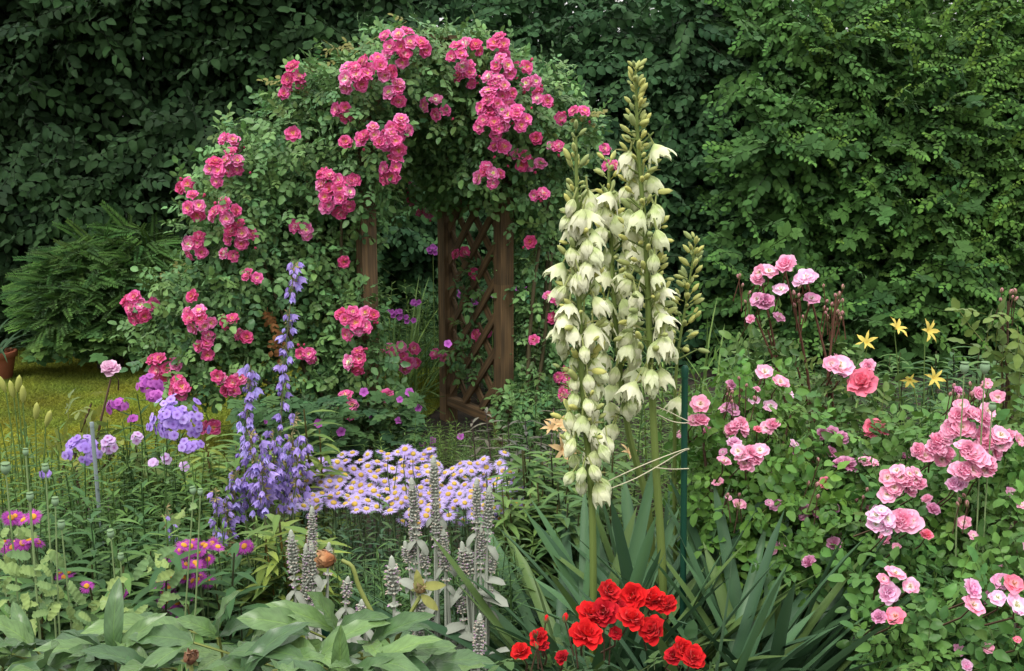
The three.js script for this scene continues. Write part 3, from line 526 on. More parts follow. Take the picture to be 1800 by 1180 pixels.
  roseBush({ seed: 57, name: 'red_rose_bush', label: 'low rose bush with bright red double blooms under the white spires', group: undefined, root: ground(1080, 2.0, 1150), perArea: 230, leafOpt: { ...bushLeaf, L: 0.036, W: 0.026, len: 0.075 }, leafTone: [0.055, 0.12, 0.035], single: 80,
    lumps: [lump(1090, 1185, 2.02, 100, 40, 0.1), lump(960, 1200, 2.02, 70, 35, 0.1), lump(1190, 1210, 2.02, 60, 35, 0.1)], bloomGeos: redGeos, tones: redTones, buds: rb,
    blooms: [[1072, 1040, 24, 1.97, 1], [1112, 1050, 27, 1.98, 1], [1150, 1056, 26, 1.98, 1], [1172, 1064, 20, 1.97, 1, 2], [1036, 1078, 25, 1.95, 1, 1], [1062, 1074, 24, 1.95, 1, 3], [1090, 1070, 20, 1.96, 1, 3], [1106, 1092, 31, 1.92, 1, 1], [1032, 1116, 31, 1.9, 1, 1], [1149, 1106, 25, 1.92, 1, 2], [1082, 1115, 16, 1.94, 1, 3], [950, 1120, 20, 1.93, 1], [916, 1148, 18, 1.92, 1], [955, 1136, 13, 1.92, 1, 3], [988, 1156, 14, 1.94, 1, 3], [1197, 1143, 22, 1.88, 1, 1], [1214, 1160, 24, 1.87, 1], [1182, 1156, 17, 1.88, 1, 3]] });
  // one lilac-pink rose over the lawn
  const lilac = [0.78, 0.5, 0.68], lone = bloomGeo(rng, { R: 0.03, rings: [[8, 1.1, 1.05, 0.0, 0.3], [7, 1, 0.95, 0.4, 0.3, 0.05], [7, 0.85, 0.85, 0.7, 0.3, 0.1], [5, 0.6, 0.6, 1.0, 0.4, 0.12]], base: [0.74, 0.36, 0.6], mid: lilac, tip: [0.82, 0.58, 0.73], eyeR: 0, ruffle: 0.12 });
  roseBush({ seed: 58, name: 'lilac_rose_bush', label: 'slender rose bush with one lilac-pink bloom standing over the lawn', group: undefined, root: ground(175, 3.4, 760), perArea: 90, leafOpt: { ...bushLeaf, L: 0.05 }, leafTone: [0.2, 0.24, 0.05], single: 40, leafMat: { through: 0.4 },
    lumps: [lump(160, 710, 3.4, 25, 30, 0.06), lump(140, 760, 3.4, 45, 30, 0.1), lump(200, 800, 3.4, 60, 30, 0.1)], canes: [P(195, 665, 3.4)], bloomGeos: [lone], tones: [M(C(1, 1, 1), { through: 0.35 }), M(C(1, 1, 1), { through: 0.35 })], blooms: [[195, 652, 20, 3.38, 1, 1]] });
}

// ---------------------------------------------------------------- yuccas
const groundAt = (px, D, py = 900) => P(px, py, D).setY(0);
{
  const rng = RNG(61);
  // hanging bell: six petals round the -y axis, mouth down; origin at the top
  const bellGeo = (L, W, open) => {
    const b = new B(), cream = [0.76, 0.77, 0.53], green = [0.56, 0.63, 0.3];
    for (let k = 0; k < 6; k++) {
      const f = rng.u(0.92, 1.06), m = new THREE.Matrix4().makeRotationX(PI / 2).multiply(rotZ((k + rng.s(0.1)) / 6 * TAU));
      b.petal(m, { L: L * (k % 2 ? 1 : 0.95), W: W, a0: 0.5, a1: 1.42 - open, cup: 0.42, ruffle: 0.05, p: 0.62, q: 0.72, nu: 4, nv: 6, notch: 0.14 }, rng, tint(f, green), tint(f, cream), tint(f, cream));
    }
    b.tube([V(0, 0.03, 0), V(0, 0, 0)], 0.0022, 0.003, 4, [0.4, 0.45, 0.16]);
    return b.geo();
  };
  // the petals' frame looks along +z, so turn the bell to hang
  const bells = [[0.057, 0.033, -0.05], [0.062, 0.033, 0.15], [0.05, 0.028, -0.25], [0.06, 0.031, 0.35], [0.064, 0.028, 0.7], [0.054, 0.031, -0.15]].map(([l, w, o]) => bellGeo(l, w, o));
  const podGeo = (L, R) => new B().lathe(ID, [[0, 0], [R * 0.7, L * 0.12], [R, L * 0.4], [R * 0.8, L * 0.75], [0, L]], 6, [1, 1, 1]).tube([V(0, -0.012, 0), V(0, 0.002, 0)], 0.0018, 0.0018, 3, [0.7, 0.75, 0.6]).geo();
  const pods = [podGeo(0.034, 0.0072), podGeo(0.042, 0.0085), podGeo(0.026, 0.006)], bract = new B().leaf(ID, { L: 0.045, W: 0.013, seg: 3, fold: 0.5, droop: 0.3 }).geo();
  const bellM = [M(C(1, 1, 1), { through: 0.3 }), M(C(0.96, 1, 0.95), { through: 0.3 }), M(C(1.03, 1.02, 1.08), { through: 0.3 })], podM = shades([0.4, 0.43, 0.14], 4, 0.2, { through: 0.15, coat: 0.2 }, 0.1), stalkM = solid(C(0.13, 0.18, 0.045), { coat: 0.2 }), bractM = M(C(0.3, 0.3, 0.12));
  function stalk(t, pts, D, { r0, r1, bellFrom, bellTo, podTo, nBell, nPod, spread }) {          // pts in view from foot to tip
    const c = new THREE.CatmullRomCurve3(pts.map(([x, y]) => y === null ? groundAt(x, D, 1180).setY(0.02) : P(x, y, D))), len = 60, path = c.getPoints(len);
    const stem = t.part('flower_stalk', new B().tube(path, r0, r1, 7).geo().translate(-t.base.x, -t.base.y, -t.base.z), stalkM, new THREE.Matrix4().makeTranslation(t.base.x, t.base.y, t.base.z));
    const at = (py) => { let best = path[0], q = Infinity; for (const p of path) { const y = P(900, py, D).y, e = Math.abs(p.y - y); if (e < q) { q = e; best = p; } } return best.clone(); };
    const add = (name, g, m, Mw) => t.part(name, g, m, Mw, stem);
    for (let k = 0; k < nBell; k++) {
      const u = (k + rng()) / nBell, py = lerp(bellFrom, bellTo, u), a = k * 2.4 + rng.s(0.8) + (k % 5 ? 0 : PI * 0.6), p0 = at(py), rad = spread * mpp(D) * rng.u(0.35, 1) * (1 - 0.35 * u), p1 = p0.clone().add(V(Math.cos(a) * rad, rng.u(-0.01, 0.03), Math.sin(a) * rad));
      const y = UP.clone().add(V(rng.s(0.4) - Math.cos(a) * 0.18, 0, rng.s(0.4) - Math.sin(a) * 0.18));
      add('bell_flower', rng.pick(bells), rng.pick(bellM), frame(p1, y, rng.dir(), rng.u(0.82, 1.12)));
      if (k % 2) add('side_branch', new B().tube([p0, p0.clone().lerp(p1, 0.5).add(V(0, 0.015, 0)), p1.clone().add(V(0, 0.028, 0))], 0.003, 0.0018, 4).geo(), stalkM);
      if (k % 3 === 0) add('bract', bract, bractM, frame(p0.clone().lerp(p1, 0.3), V(Math.cos(a), 0.5, Math.sin(a)), V(0, 1, 0.3), rng.u(0.8, 1.3)));
    }
    for (let k = 0; k < nPod; k++) {
      const u = Math.pow((k + rng()) / nPod, 0.9), py = lerp(bellFrom - 60, podTo, u), a = k * 2.4 + rng.s(0.6), p0 = at(py), rad = spread * mpp(D) * lerp(1, 0.12, u) * rng.u(0.5, 1.25), p1 = p0.clone().add(V(Math.cos(a) * rad, rng.u(0, 0.03), Math.sin(a) * rad));
      add('bud', rng.pick(pods), rng.pick(podM), frame(p1, V(Math.cos(a) * 0.8, rng.u(-0.3, 0.9) + u * 0.6, Math.sin(a) * 0.8), rng.dir(), rng.u(0.8, 1.2) * lerp(1, 0.75, u)));
      if (k % 3 === 0 && u < 0.85) add('side_branch', new B().tube([p0, p1], 0.003, 0.0016, 4).geo(), stalkM);
    }
  }
  const bladeGeo = (L, W, droop, side) => new B().leaf(ID, { L, W, seg: 8, fold: 0.38, droop, p: 0.16, q: 0.42, side, wave: 0.03 }, [1, 1, 1], [1.12, 1.1, 1]).geo();
  const blades = [bladeGeo(0.66, 0.046, 0.25, 0.02), bladeGeo(0.6, 0.05, 0.5, -0.03), bladeGeo(0.68, 0.042, 0.12, 0), bladeGeo(0.58, 0.048, 0.8, 0.05)];
  const bladeM = [...shades([0.058, 0.13, 0.06], 4, 0.3, { through: 0.12, coat: 0.45, coatRough: 0.4 }, 0.05), M(C(0.1, 0.17, 0.05), { through: 0.15, coat: 0.4 })];
  function rosette(t, centre, n, lean, az0, az1) {
    for (let k = 0; k < n; k++) {
      const az = lerp(az0, az1, rng()), el = rng.u(0.25, 1.0) * lean, d = V(Math.cos(az) * Math.sin(el), Math.cos(el), Math.sin(az) * Math.sin(el));
      t.part('leaf', rng.pick(blades), rng.pick(bladeM), frame(centre.clone().add(V(d.x * 0.06 + rng.s(0.03), 0.02 + rng() * 0.06, d.z * 0.06 + rng.s(0.03))), d, UP.clone().addScaledVector(d, -0.4).add(V(rng.s(0.3), 0, rng.s(0.3))), rng.u(0.82, 1.08)));
    }
  }
  let b = groundAt(1030, 2.6, 1180), t = new Thing('yucca_plant', 'yucca whose crowded white bells reach lowest, beside the red roses', 'yucca', b, 'yuccas with white flower spires');
  rosette(t, b, 95, 1.0, 0, TAU);
  stalk(t, [[1040, null], [1042, 1180], [1040, 870], [1025, 700], [1018, 520], [1015, 380], [1012, 240]], 2.6, { r0: 0.0115, r1: 0.004, bellFrom: 858, bellTo: 350, podTo: 235, nBell: 76, nPod: 80, spread: 42 });
  b = groundAt(1150, 2.75, 1180); t = new Thing('yucca_plant', 'tallest yucca with two thick stalks, beside the green stake', 'yucca', b, 'yuccas with white flower spires');
  rosette(t, b, 70, 0.95, 0, TAU);
  stalk(t, [[1168, null], [1165, 1020], [1152, 800], [1142, 600], [1135, 420], [1122, 260], [1117, 125]], 2.7, { r0: 0.0135, r1: 0.0035, bellFrom: 690, bellTo: 255, podTo: 125, nBell: 48, nPod: 150, spread: 45 });
  stalk(t, [[1150, null], [1140, 900], [1105, 760], [1085, 600], [1075, 440], [1070, 300]], 2.85, { r0: 0.012, r1: 0.004, bellFrom: 740, bellTo: 330, podTo: 260, nBell: 54, nPod: 50, spread: 42 });
  stalk(t, [[1190, null], [1186, 800], [1190, 640], [1205, 540], [1222, 432]], 2.95, { r0: 0.007, r1: 0.002, bellFrom: 700, bellTo: 690, podTo: 430, nBell: 1, nPod: 55, spread: 30 });
  b = groundAt(1350, 2.62, 1180); t = new Thing('yucca_plant', 'yucca rosette of long blades without a flower spire', 'yucca', b, 'yuccas with white flower spires');
  rosette(t, b, 130, 1.0, 0, TAU);
  b = groundAt(1230, 2.45, 1180); t = new Thing('yucca_plant', 'small yucca rosette with upright blades behind the red roses', 'yucca', b, 'yuccas with white flower spires');
  rosette(t, b, 40, 0.75, 0, TAU);
}
// green stake and twine
{
  const t = new Thing('garden_stake', 'slim dark green garden stake beside the white spires', 'stake', groundAt(1208, 2.72, 980));
  const foot = groundAt(1208, 2.72, 980), top = P(1204, 655, 2.72), green = solid(C(0.012, 0.055, 0.035), { rough: 0.4 });
  t.part('shaft', new B().tube([foot.clone().setY(-0.05), foot.clone().lerp(top, 0.5), top], 0.0085, 0.0085, 10).geo(), green);
  t.part('cap', new B().lathe(ID, [[0.0092, -0.012], [0.0098, 0], [0.0098, 0.012], [0.006, 0.018], [0, 0.019]], 10, [1, 1, 1]).geo(), green, frame(top, UP, OUT));
  const t2 = new Thing('garden_stake', 'dark green stake tip among the peony leaves', 'stake', groundAt(572, 1.72, 1130));
  const f2 = groundAt(572, 1.72, 1130), p2 = P(572, 1105, 1.72); t2.part('shaft', new B().tube([f2.clone().setY(-0.05), p2], 0.0065, 0.0065, 8).geo(), green); t2.part('cap', new B().lathe(ID, [[0.007, -0.01], [0.0078, 0], [0.006, 0.008], [0.004, 0.016], [0, 0.02]], 8, [1, 1, 1]).geo(), green, frame(p2, UP, OUT));
  const t3 = new Thing('garden_stake', 'grey stake rising over the violet phlox', 'stake', groundAt(168, 3.0, 790)), p3 = P(161, 745, 3.0); t3.part('shaft', new B().tube([groundAt(170, 3.0, 790).setY(-0.05), p3], 0.006, 0.006, 8).geo(), solid(C(0.2, 0.24, 0.25))); t3.part('cap', new B().lathe(ID, [[0.0065, -0.01], [0.0065, 0.004], [0, 0.006]], 8, [1, 1, 1]).geo(), solid(C(0.2, 0.24, 0.25)), frame(p3, UP, OUT));
  const cord = solid(C(0.5, 0.46, 0.33), { rough: 1 });
  const string = (label, pts) => { const w = pts.map(([x, y, D]) => P(x, y, D)), m = new THREE.Mesh(new B().tube(curve(w, 16), 0.0014, 0.0014, 5).geo(), cord); m.name = numbered('twine'); m.userData = { label, category: 'twine', group: 'twine tied to the stake' }; m.castShadow = true; scene.add(m); };
  string('upper strand of pale twine running from the low white bells to the stake', [[1048, 856, 2.59], [1130, 818, 2.63], [1204, 790, 2.7], [1211, 789, 2.715]]);
  string('lower strand of pale twine running from the low white bells to the stake', [[1042, 872, 2.58], [1050, 868, 2.585], [1120, 840, 2.62], [1200, 794, 2.7], [1211, 790, 2.713]]);
  string('short level twine between the thick stalk and the stake', [[1150, 822, 2.68], [1180, 825, 2.7], [1211, 824, 2.71]]);
  string('topmost twine tied round the stake above the others', [[1155, 715, 2.68], [1180, 726, 2.7], [1200, 736, 2.705], [1211, 741, 2.71]]);
  string('second twine below the topmost tie on the stake', [[1158, 730, 2.68], [1182, 741, 2.7], [1204, 744, 2.705], [1211, 742, 2.713]]);
}

// ---------------------------------------------------------------- upright leafy stems, one unit tall
function stemGeo(rng, { n = 26, L = 0.2, W = 0.05, from = 0.08, droop = 0.5, tilt = 0.7, r = 0.008, p = 0.6, q = 0.9, whorl = 2, stem = [0.8, 0.8, 0.6], shrink = 0.5, fold = 0.3, seg = 4, lean = 0.06 }) {
  const b = new B(), a0 = rng() * TAU, pt = (t) => V(Math.cos(a0) * lean * t * t, t, Math.sin(a0) * lean * t * t), pts = [];
  for (let k = 0; k <= 6; k++) pts.push(pt(k / 6));
  b.tube(pts, r, r * 0.5, 4, stem);
  for (let k = 0; k < n; k++) {
    const t = lerp(from, 1, (Math.floor(k / whorl) + 0.5) / Math.ceil(n / whorl)), a = Math.floor(k / whorl) * 1.6 + (k % whorl) / whorl * TAU + rng.s(0.3), f = rng.u(0.8, 1.18), w = rng.s(0.08), up = tilt + rng.s(0.3);
    b.leaf(frame(pt(t), V(Math.cos(a), up, Math.sin(a)), V(-Math.cos(a) * 0.5, 1, -Math.sin(a) * 0.5), lerp(1, shrink, Math.pow(t, 2)) * rng.u(0.8, 1.15)), { L, W, seg, fold: fold + rng.s(0.1), droop: droop + rng.s(0.3), p, q, wave: 0.08 }, [f * (1 + w), f, f * (1 - w)], [f * 1.15, f * 1.12, f]);
  }
  return b.geo();
}
// a clump of stems: list of [px, pyTop, D]
function clump(t, rng, geos, matList, list, name = 'leafy_stem') {
  for (const [px, py, D] of list) { const top = P(px, py, D), h = Math.max(0.08, top.y); t.part(name, rng.pick(geos), rng.pick(matList), new THREE.Matrix4().makeRotationY(rng() * TAU).scale(V(h, h, h)).setPosition(top.x, 0, top.z)); }
}
const many = (rng, n, x0, x1, y0, y1, D0, D1) => Array.from({ length: n }, (_, k) => { const u = rng(), w = rng(); return [lerp(x0, x1, (k + rng()) / n), lerp(y0, y1, w) , lerp(D0, D1, u)]; });

// ---- bellflowers
{
  const rng = RNG(71), violet = [0.38, 0.28, 0.68];
  const bell = (S, flare) => { const b = new B(); for (let k = 0; k < 5; k++) { const f = rng.u(0.85, 1.12); b.petal(new THREE.Matrix4().makeRotationX(PI / 2).multiply(rotZ(k / 5 * TAU)), { L: S, W: S * 0.62, a0: 0.55, a1: 1.25 - flare, cup: 0.35, ruffle: 0.05, p: 0.6, q: 0.7, nu: 2, nv: 4, notch: 0.15 }, rng, tint(f * 0.95, violet), tint(f, violet), tint(f * 1.12, violet)); } b.tube([V(0, 0.018, 0), V(0, 0, 0)], 0.0015, 0.002, 3, [0.12, 0.17, 0.07]); return b.geo(); };
  const bells = [bell(0.026, 0.1), bell(0.029, 0.6), bell(0.027, 0.35), bell(0.021, -0.2)], tones = [[1, 1, 1], [1.15, 1.15, 1.08], [0.88, 0.85, 0.95], [1.05, 1.2, 1.1]].map((c) => M(C(...c), { through: 0.35 })), stemM = solid(C(0.14, 0.16, 0.07)), dry = M(C(0.3, 0.24, 0.11)), husk = new B().leaf(ID, { L: 0.022, W: 0.007, seg: 2, droop: 0.4 }).leaf(rotZ(1.2), { L: 0.018, W: 0.006, seg: 2, droop: 0.2 }).leaf(rotZ(-1), { L: 0.02, W: 0.006, seg: 2 }).geo();
  const spire = (t, path, D, zones, spread) => {
    const foot = groundAt(path[0][0], D, path[0][1]), w = [foot, ...path.map(([x, y]) => P(x, y, D))], c = curve(w, 40);
    t.part('flower_stalk', new B().tube(c, 0.004, 0.0012, 5).geo(), stemM);
    const at = (py) => { const y = P(900, py, D).y; return c.reduce((a, b) => Math.abs(b.y - y) < Math.abs(a.y - y) ? b : a).clone(); };
    for (const [y0, y1, n] of zones) for (let k = 0; k < n; k++) {
      const py = lerp(y0, y1, (k + rng()) / n), a = rng() * TAU, rad = rng.u(0.3, 1) * spread * mpp(D), p = at(py).add(V(Math.cos(a) * rad, 0, Math.sin(a) * rad * 0.8));
      t.part('bell_flower', rng.pick(bells), rng.pick(tones), frame(p, V(-Math.cos(a) * 0.5 + rng.s(0.35), 1, -Math.sin(a) * 0.5 + rng.s(0.35)), rng.dir(), rng.u(0.8, 1.15)));
    }
    for (let k = 0; k < 22; k++) { const p = c[Math.floor(lerp(c.length * 0.4, c.length - 1, rng()))]; t.part('dry_husk', husk, dry, frame(p, V(rng.s(), rng.u(-0.6, 0.4), rng.s()), rng.dir(), rng.u(0.7, 1.3))); }
  };
  let t = new Thing('bellflower_plant', 'tall violet bellflower with the highest spire, in front of the rose arch', 'bellflower', groundAt(495, 3.35, 800), 'violet bellflowers');
  spire(t, [[492, 820], [500, 640], [512, 520], [517, 455]], 3.35, [[455, 525, 15], [545, 690, 26], [690, 745, 5]], 11);
  spire(t, [[500, 850], [515, 760], [520, 725]], 3.3, [[725, 740, 2], [760, 850, 16]], 20);
  spire(t, [[480, 880], [482, 800], [480, 760]], 3.2, [[755, 885, 44]], 26);
  spire(t, [[515, 890], [522, 830], [520, 780]], 3.2, [[775, 885, 40]], 26);
  t = new Thing('bellflower_plant', 'violet bellflower in a thick low mass beside the lilac daisies', 'bellflower', groundAt(430, 3.2, 850), 'violet bellflowers');
  spire(t, [[430, 830], [435, 720], [440, 640]], 3.25, [[640, 705, 16], [720, 800, 20]], 13);
  spire(t, [[445, 880], [445, 800], [440, 760]], 3.15, [[760, 900, 46]], 26);
  spire(t, [[410, 890], [415, 850], [412, 830]], 3.1, [[830, 910, 24]], 18);
  spire(t, [[465, 890], [462, 850], [460, 810]], 3.1, [[805, 895, 32]], 24);
  t = new Thing('bellflower_plant', 'drooping violet bellflower stalks hanging over the magenta asters', 'bellflower', groundAt(375, 2.95, 900), 'violet bellflowers');
  spire(t, [[378, 990], [382, 930], [378, 860]], 2.95, [[865, 960, 16], [960, 1000, 4]], 12);
  spire(t, [[298, 980], [296, 940], [292, 890]], 2.9, [[905, 950, 6], [980, 985, 1]], 8);
  spire(t, [[400, 990], [400, 930], [398, 880]], 3.0, [[880, 950, 9]], 10);
}

// ---- phlox
{
  const rng = RNG(81);
  const floret = (c, eye) => { const b = new B(); for (let k = 0; k < 5; k++) b.petal(rotZ(k / 5 * TAU), { L: 0.0145, W: 0.0155, a0: 0.1, a1: -0.15, cup: -0.1, ruffle: 0.04, p: 0.7, q: 0.3, nu: 2, nv: 2 }, rng, eye, c, c); b.tube([V(0, 0, -0.014), V(0, 0, 0.001)], 0.001, 0.0018, 3, eye); return b.geo(); };
  const violetF = [floret([0.42, 0.27, 0.75], [0.22, 0.08, 0.45]), floret([0.5, 0.36, 0.8], [0.26, 0.1, 0.5])], magF = [floret([0.42, 0.09, 0.45], [0.25, 0.03, 0.25]), floret([0.5, 0.13, 0.5], [0.3, 0.04, 0.3])], paleF = [floret([0.62, 0.44, 0.72], [0.45, 0.1, 0.4])];
  const tones = [[1, 1, 1], [0.86, 0.84, 0.9], [1.12, 1.15, 1.08]].map((c) => M(C(...c), { through: 0.35 })), stems = [0, 1, 2].map(() => stemGeo(rng, { n: 30, L: 0.15, W: 0.034, from: 0.1, tilt: 0.45, droop: 0.6, r: 0.005 })), leafM = shades([0.078, 0.165, 0.04], 4, 0.3, { coat: 0.2 });
  const head = (t, px, py, rx, ry, D, n, fl) => {
    const c = P(px, py, D), X = rx * mpp(D), Y = ry * mpp(D), branch = solid(C(0.1, 0.13, 0.06));
    t.part('leafy_stem', rng.pick(stems), rng.pick(leafM), new THREE.Matrix4().makeScale(c.y - Y * 0.8, c.y - Y * 0.8, c.y - Y * 0.8).setPosition(c.x, 0, c.z));
    const b = new B(); for (let k = 0; k < 7; k++) { const a = k * 2.4; b.tube([c.clone().add(V(0, -Y * 0.9, 0)), c.clone().add(V(Math.cos(a) * X * 0.6, Y * rng.s(0.5), Math.sin(a) * X * 0.6))], 0.0016, 0.001, 3); }
    const h = t.part('flower_head', b.geo().translate(-c.x, -c.y, -c.z), branch, new THREE.Matrix4().setPosition(c));
    for (let k = 0; k < n; k++) { const u = rng.dir(); if (u.z < -0.35) u.z *= -1; if (u.y < -0.5) u.y *= -0.5; const p = c.clone().add(V(u.x * X, u.y * Y, u.z * X * 0.8).multiplyScalar(rng.u(0.78, 1.05) * (1 + 0.35 * noise(u.x * 1.6 + px, u.y * 1.6, u.z * 1.6)))); t.part('floret', rng.pick(fl), rng.pick(tones), facing(p, u.clone().add(V(rng.s(0.3), 0.25, 0.35)), rng, rng.u(0.85, 1.12)), h); }
  };
  const G = 'phlox along the lawn edge';
  let t = new Thing('phlox_plant', 'violet phlox with the largest full flower head, near the lawn', 'phlox', groundAt(312, 3.2, 800), G);
  head(t, 312, 742, 44, 44, 3.2, 85, violetF); head(t, 335, 785, 22, 14, 3.15, 16, violetF); head(t, 322, 820, 8, 6, 3.1, 3, paleF);
  clump(t, rng, stems, leafM, many(rng, 16, 250, 400, 790, 850, 3.0, 3.4));
  t = new Thing('phlox_plant', 'violet phlox behind the grey stake', 'phlox', groundAt(145, 3.1, 820), G);
  head(t, 145, 790, 30, 30, 3.1, 45, violetF); head(t, 192, 785, 12, 22, 3.1, 12, paleF); head(t, 240, 770, 9, 10, 3.15, 4, paleF); head(t, 80, 832, 9, 6, 3.0, 3, violetF); head(t, 292, 808, 8, 8, 3.1, 3, paleF); head(t, 270, 815, 8, 6, 3.1, 3, paleF);
  clump(t, rng, stems, leafM, many(rng, 40, 20, 260, 800, 880, 2.85, 3.4));
  t = new Thing('phlox_plant', 'magenta-purple phlox rising below the pink climbing roses', 'phlox', groundAt(255, 3.5, 760), G);
  head(t, 262, 678, 24, 22, 3.5, 30, magF); head(t, 208, 713, 20, 12, 3.5, 18, magF); head(t, 272, 695, 14, 10, 3.45, 9, magF); head(t, 235, 738, 8, 7, 3.4, 3, magF); head(t, 290, 740, 8, 6, 3.45, 3, magF);
  clump(t, rng, stems, leafM, many(rng, 14, 200, 330, 760, 820, 3.35, 3.6));
}

// ---- daisies: lilac fleabane, magenta asters
function daisyGeo(rng, R, rays, col, eye, tiltUp = 0.12, er = 0.34) {
  const b = new B();
  for (let k = 0; k < rays; k++) { const f = rng.u(0.85, 1.1); b.leaf(rotZ((k + rng.s(0.3)) / rays * TAU).multiply(new THREE.Matrix4().makeRotationX(tiltUp + rng.s(0.1))), { L: R * rng.u(0.88, 1.06), W: R * 0.17, seg: 2, fold: 0.1, droop: 0.3, p: 0.5, q: 0.3 }, tint(f, col)); }
  const X = new THREE.Matrix4().makeRotationX(PI / 2);
  b.lathe(X, [[er * R, -0.01 * R, tint(0.85, eye)], [er * R * 0.95, 0.12 * R, eye], [er * R * 0.6, 0.2 * R, eye], [0, 0.2 * R, tint(0.9, eye)]], 10, eye);
  b.lathe(X, [[0, -0.16 * R], [er * R * 0.8, -0.12 * R], [er * R, -0.01 * R]], 8, [0.14, 0.2, 0.08]);
  return b.geo();
}
function daisyPlant({ name, label, category, group, seed, px, D, py, geos, tones, list, stems, stemM, fill, size = 1 }) {
  const rng = RNG(seed), t = new Thing(name, label, category, groundAt(px, D, py), group), sm = solid(C(0.1, 0.15, 0.06));
  for (const [x, y, d, up = 1] of list) {
    const p = P(x, y, d), face = V(rng.s(0.55), 1 * up + rng.s(0.2), 0.4 + rng.s(0.4)).normalize();
    t.part('daisy_flower', rng.pick(geos), rng.pick(tones), facing(p, face, rng, rng.u(0.85, 1.1) * size));
    t.part('flower_stalk', new B().tube([p.clone().addScaledVector(face, -0.003), p.clone().add(V(rng.s(0.01), -0.06, -0.012)), p.clone().add(V(rng.s(0.03), -0.2, -0.02))], 0.0014, 0.002, 3).geo(), sm);
  }
  clump(t, rng, stems, stemM, fill);
}
{
  const rng = RNG(91), lilac = [0.5, 0.4, 0.74], gold = [0.62, 0.42, 0.08];
  const geos = [0, 1, 2].map(() => daisyGeo(rng, 0.028, 34, lilac, gold)), tones = [[1, 1, 1], [1.08, 1.1, 1.04], [0.92, 0.88, 0.95]].map((c) => M(C(...c), { through: 0.3 }));
  const list = [];
  const topAt = (x) => x < 560 ? 812 : x < 640 ? 800 : x < 760 ? 797 : x < 860 ? 806 : 828, lowAt = (x) => x < 560 ? 892 : x < 720 ? 888 : x < 800 ? 905 : 898;
  for (let k = 0; k < 1500; k++) { const x = rng.u(508, 930), v = Math.pow(rng(), 0.85), y = lerp(topAt(x), lowAt(x), v) + rng.s(9) + 13 * noise(x * 0.02, v * 2, 5) + 14 * Math.pow(Math.abs(x - 715) / 215, 3) * (1 - v), d = lerp(3.85, 3.25, v); if (list.every((q) => Math.hypot((q[0] - x) * 1, (q[1] - y) * 1.6) > 14.5) && list.length < 200) list.push([x, y, d]); }
  for (const [x, y] of [[700, 795], [712, 790], [726, 798], [682, 799], [850, 808], [855, 822], [887, 796], [878, 815], [895, 830], [905, 845], [915, 862], [930, 880], [932, 868], [708, 917], [738, 905], [762, 908], [790, 912], [815, 915], [845, 907], [770, 880], [512, 886], [548, 880], [616, 880], [690, 888]]) list.push([x, y, 3.4]);
  daisyPlant({ name: 'fleabane_plant', label: 'broad clump of lilac daisies with yellow eyes in the middle of the bed', category: 'daisies', seed: 92, px: 720, D: 3.5, py: 880, geos, tones, list, stems: [0, 1, 2].map(() => stemGeo(rng, { n: 26, L: 0.2, W: 0.042, from: 0.05, tilt: 0.6, droop: 0.7, r: 0.006 })), stemM: shades([0.06, 0.12, 0.05], 4, 0.25, { coat: 0.15 }), fill: [...many(rng, 90, 500, 930, 868, 930, 3.25, 3.7), ...many(rng, 50, 500, 930, 925, 1000, 2.95, 3.2)] });
  const mag = [0.36, 0.055, 0.34], or = [0.65, 0.3, 0.04], ag = [0, 1].map(() => daisyGeo(rng, 0.023, 36, mag, or, 0.1)), at = [[1, 1, 1], [1.18, 1.25, 1.15], [0.8, 0.75, 0.8]].map((c) => M(C(...c), { through: 0.3 }));
  const as = [0, 1, 2].map(() => stemGeo(rng, { n: 28, L: 0.2, W: 0.05, from: 0.1, tilt: 0.35, droop: 0.7, r: 0.005 })), am = shades([0.062, 0.138, 0.04], 4, 0.25, { coat: 0.2 });
  const near = (cx, cy, rx, ry, n, D) => Array.from({ length: n }, () => [cx + rng.n() * rx, cy + rng.n() * ry, D + rng.s(0.06) - 0.12, 0.7]);
  daisyPlant({ name: 'aster_plant', label: 'magenta asters crowded beneath the violet bellflowers', category: 'aster', group: 'magenta asters', seed: 93, px: 335, D: 2.75, py: 980, geos: ag, tones: at, list: [...near(335, 965, 32, 18, 16, 2.7), ...near(345, 990, 22, 10, 5, 2.66), ...near(340, 1018, 22, 8, 6, 2.66), ...near(295, 1035, 20, 18, 8, 2.68), ...near(310, 1065, 18, 14, 6, 2.66), ...near(420, 960, 25, 10, 5, 2.85)], stems: as, stemM: am, fill: [...many(rng, 30, 240, 440, 950, 1010, 2.7, 2.95)] });
  daisyPlant({ name: 'aster_plant', label: 'magenta asters in flat rows at the edge of the view beside poppy pods', category: 'aster', group: 'magenta asters', seed: 94, px: 25, D: 2.75, py: 920, geos: ag, tones: at, list: [...near(25, 912, 28, 4, 9, 2.7), ...near(30, 955, 32, 10, 11, 2.66)], stems: as, stemM: am, fill: many(rng, 22, -60, 120, 910, 960, 2.7, 3.0) });
  daisyPlant({ name: 'aster_plant', label: 'low scattered magenta asters with orange eyes over dark leaves', category: 'aster', group: 'magenta asters', seed: 95, px: 140, D: 2.7, py: 1020, geos: ag, tones: at, list: [[152, 1031, 2.55, 0.3], [113, 1015, 2.6], [120, 1008, 2.62], [106, 1025, 2.6], [214, 1046, 2.55, 0.4], [105, 1008, 2.64]], stems: as, stemM: am, fill: many(rng, 44, 60, 330, 890, 990, 2.6, 3.0) });
}

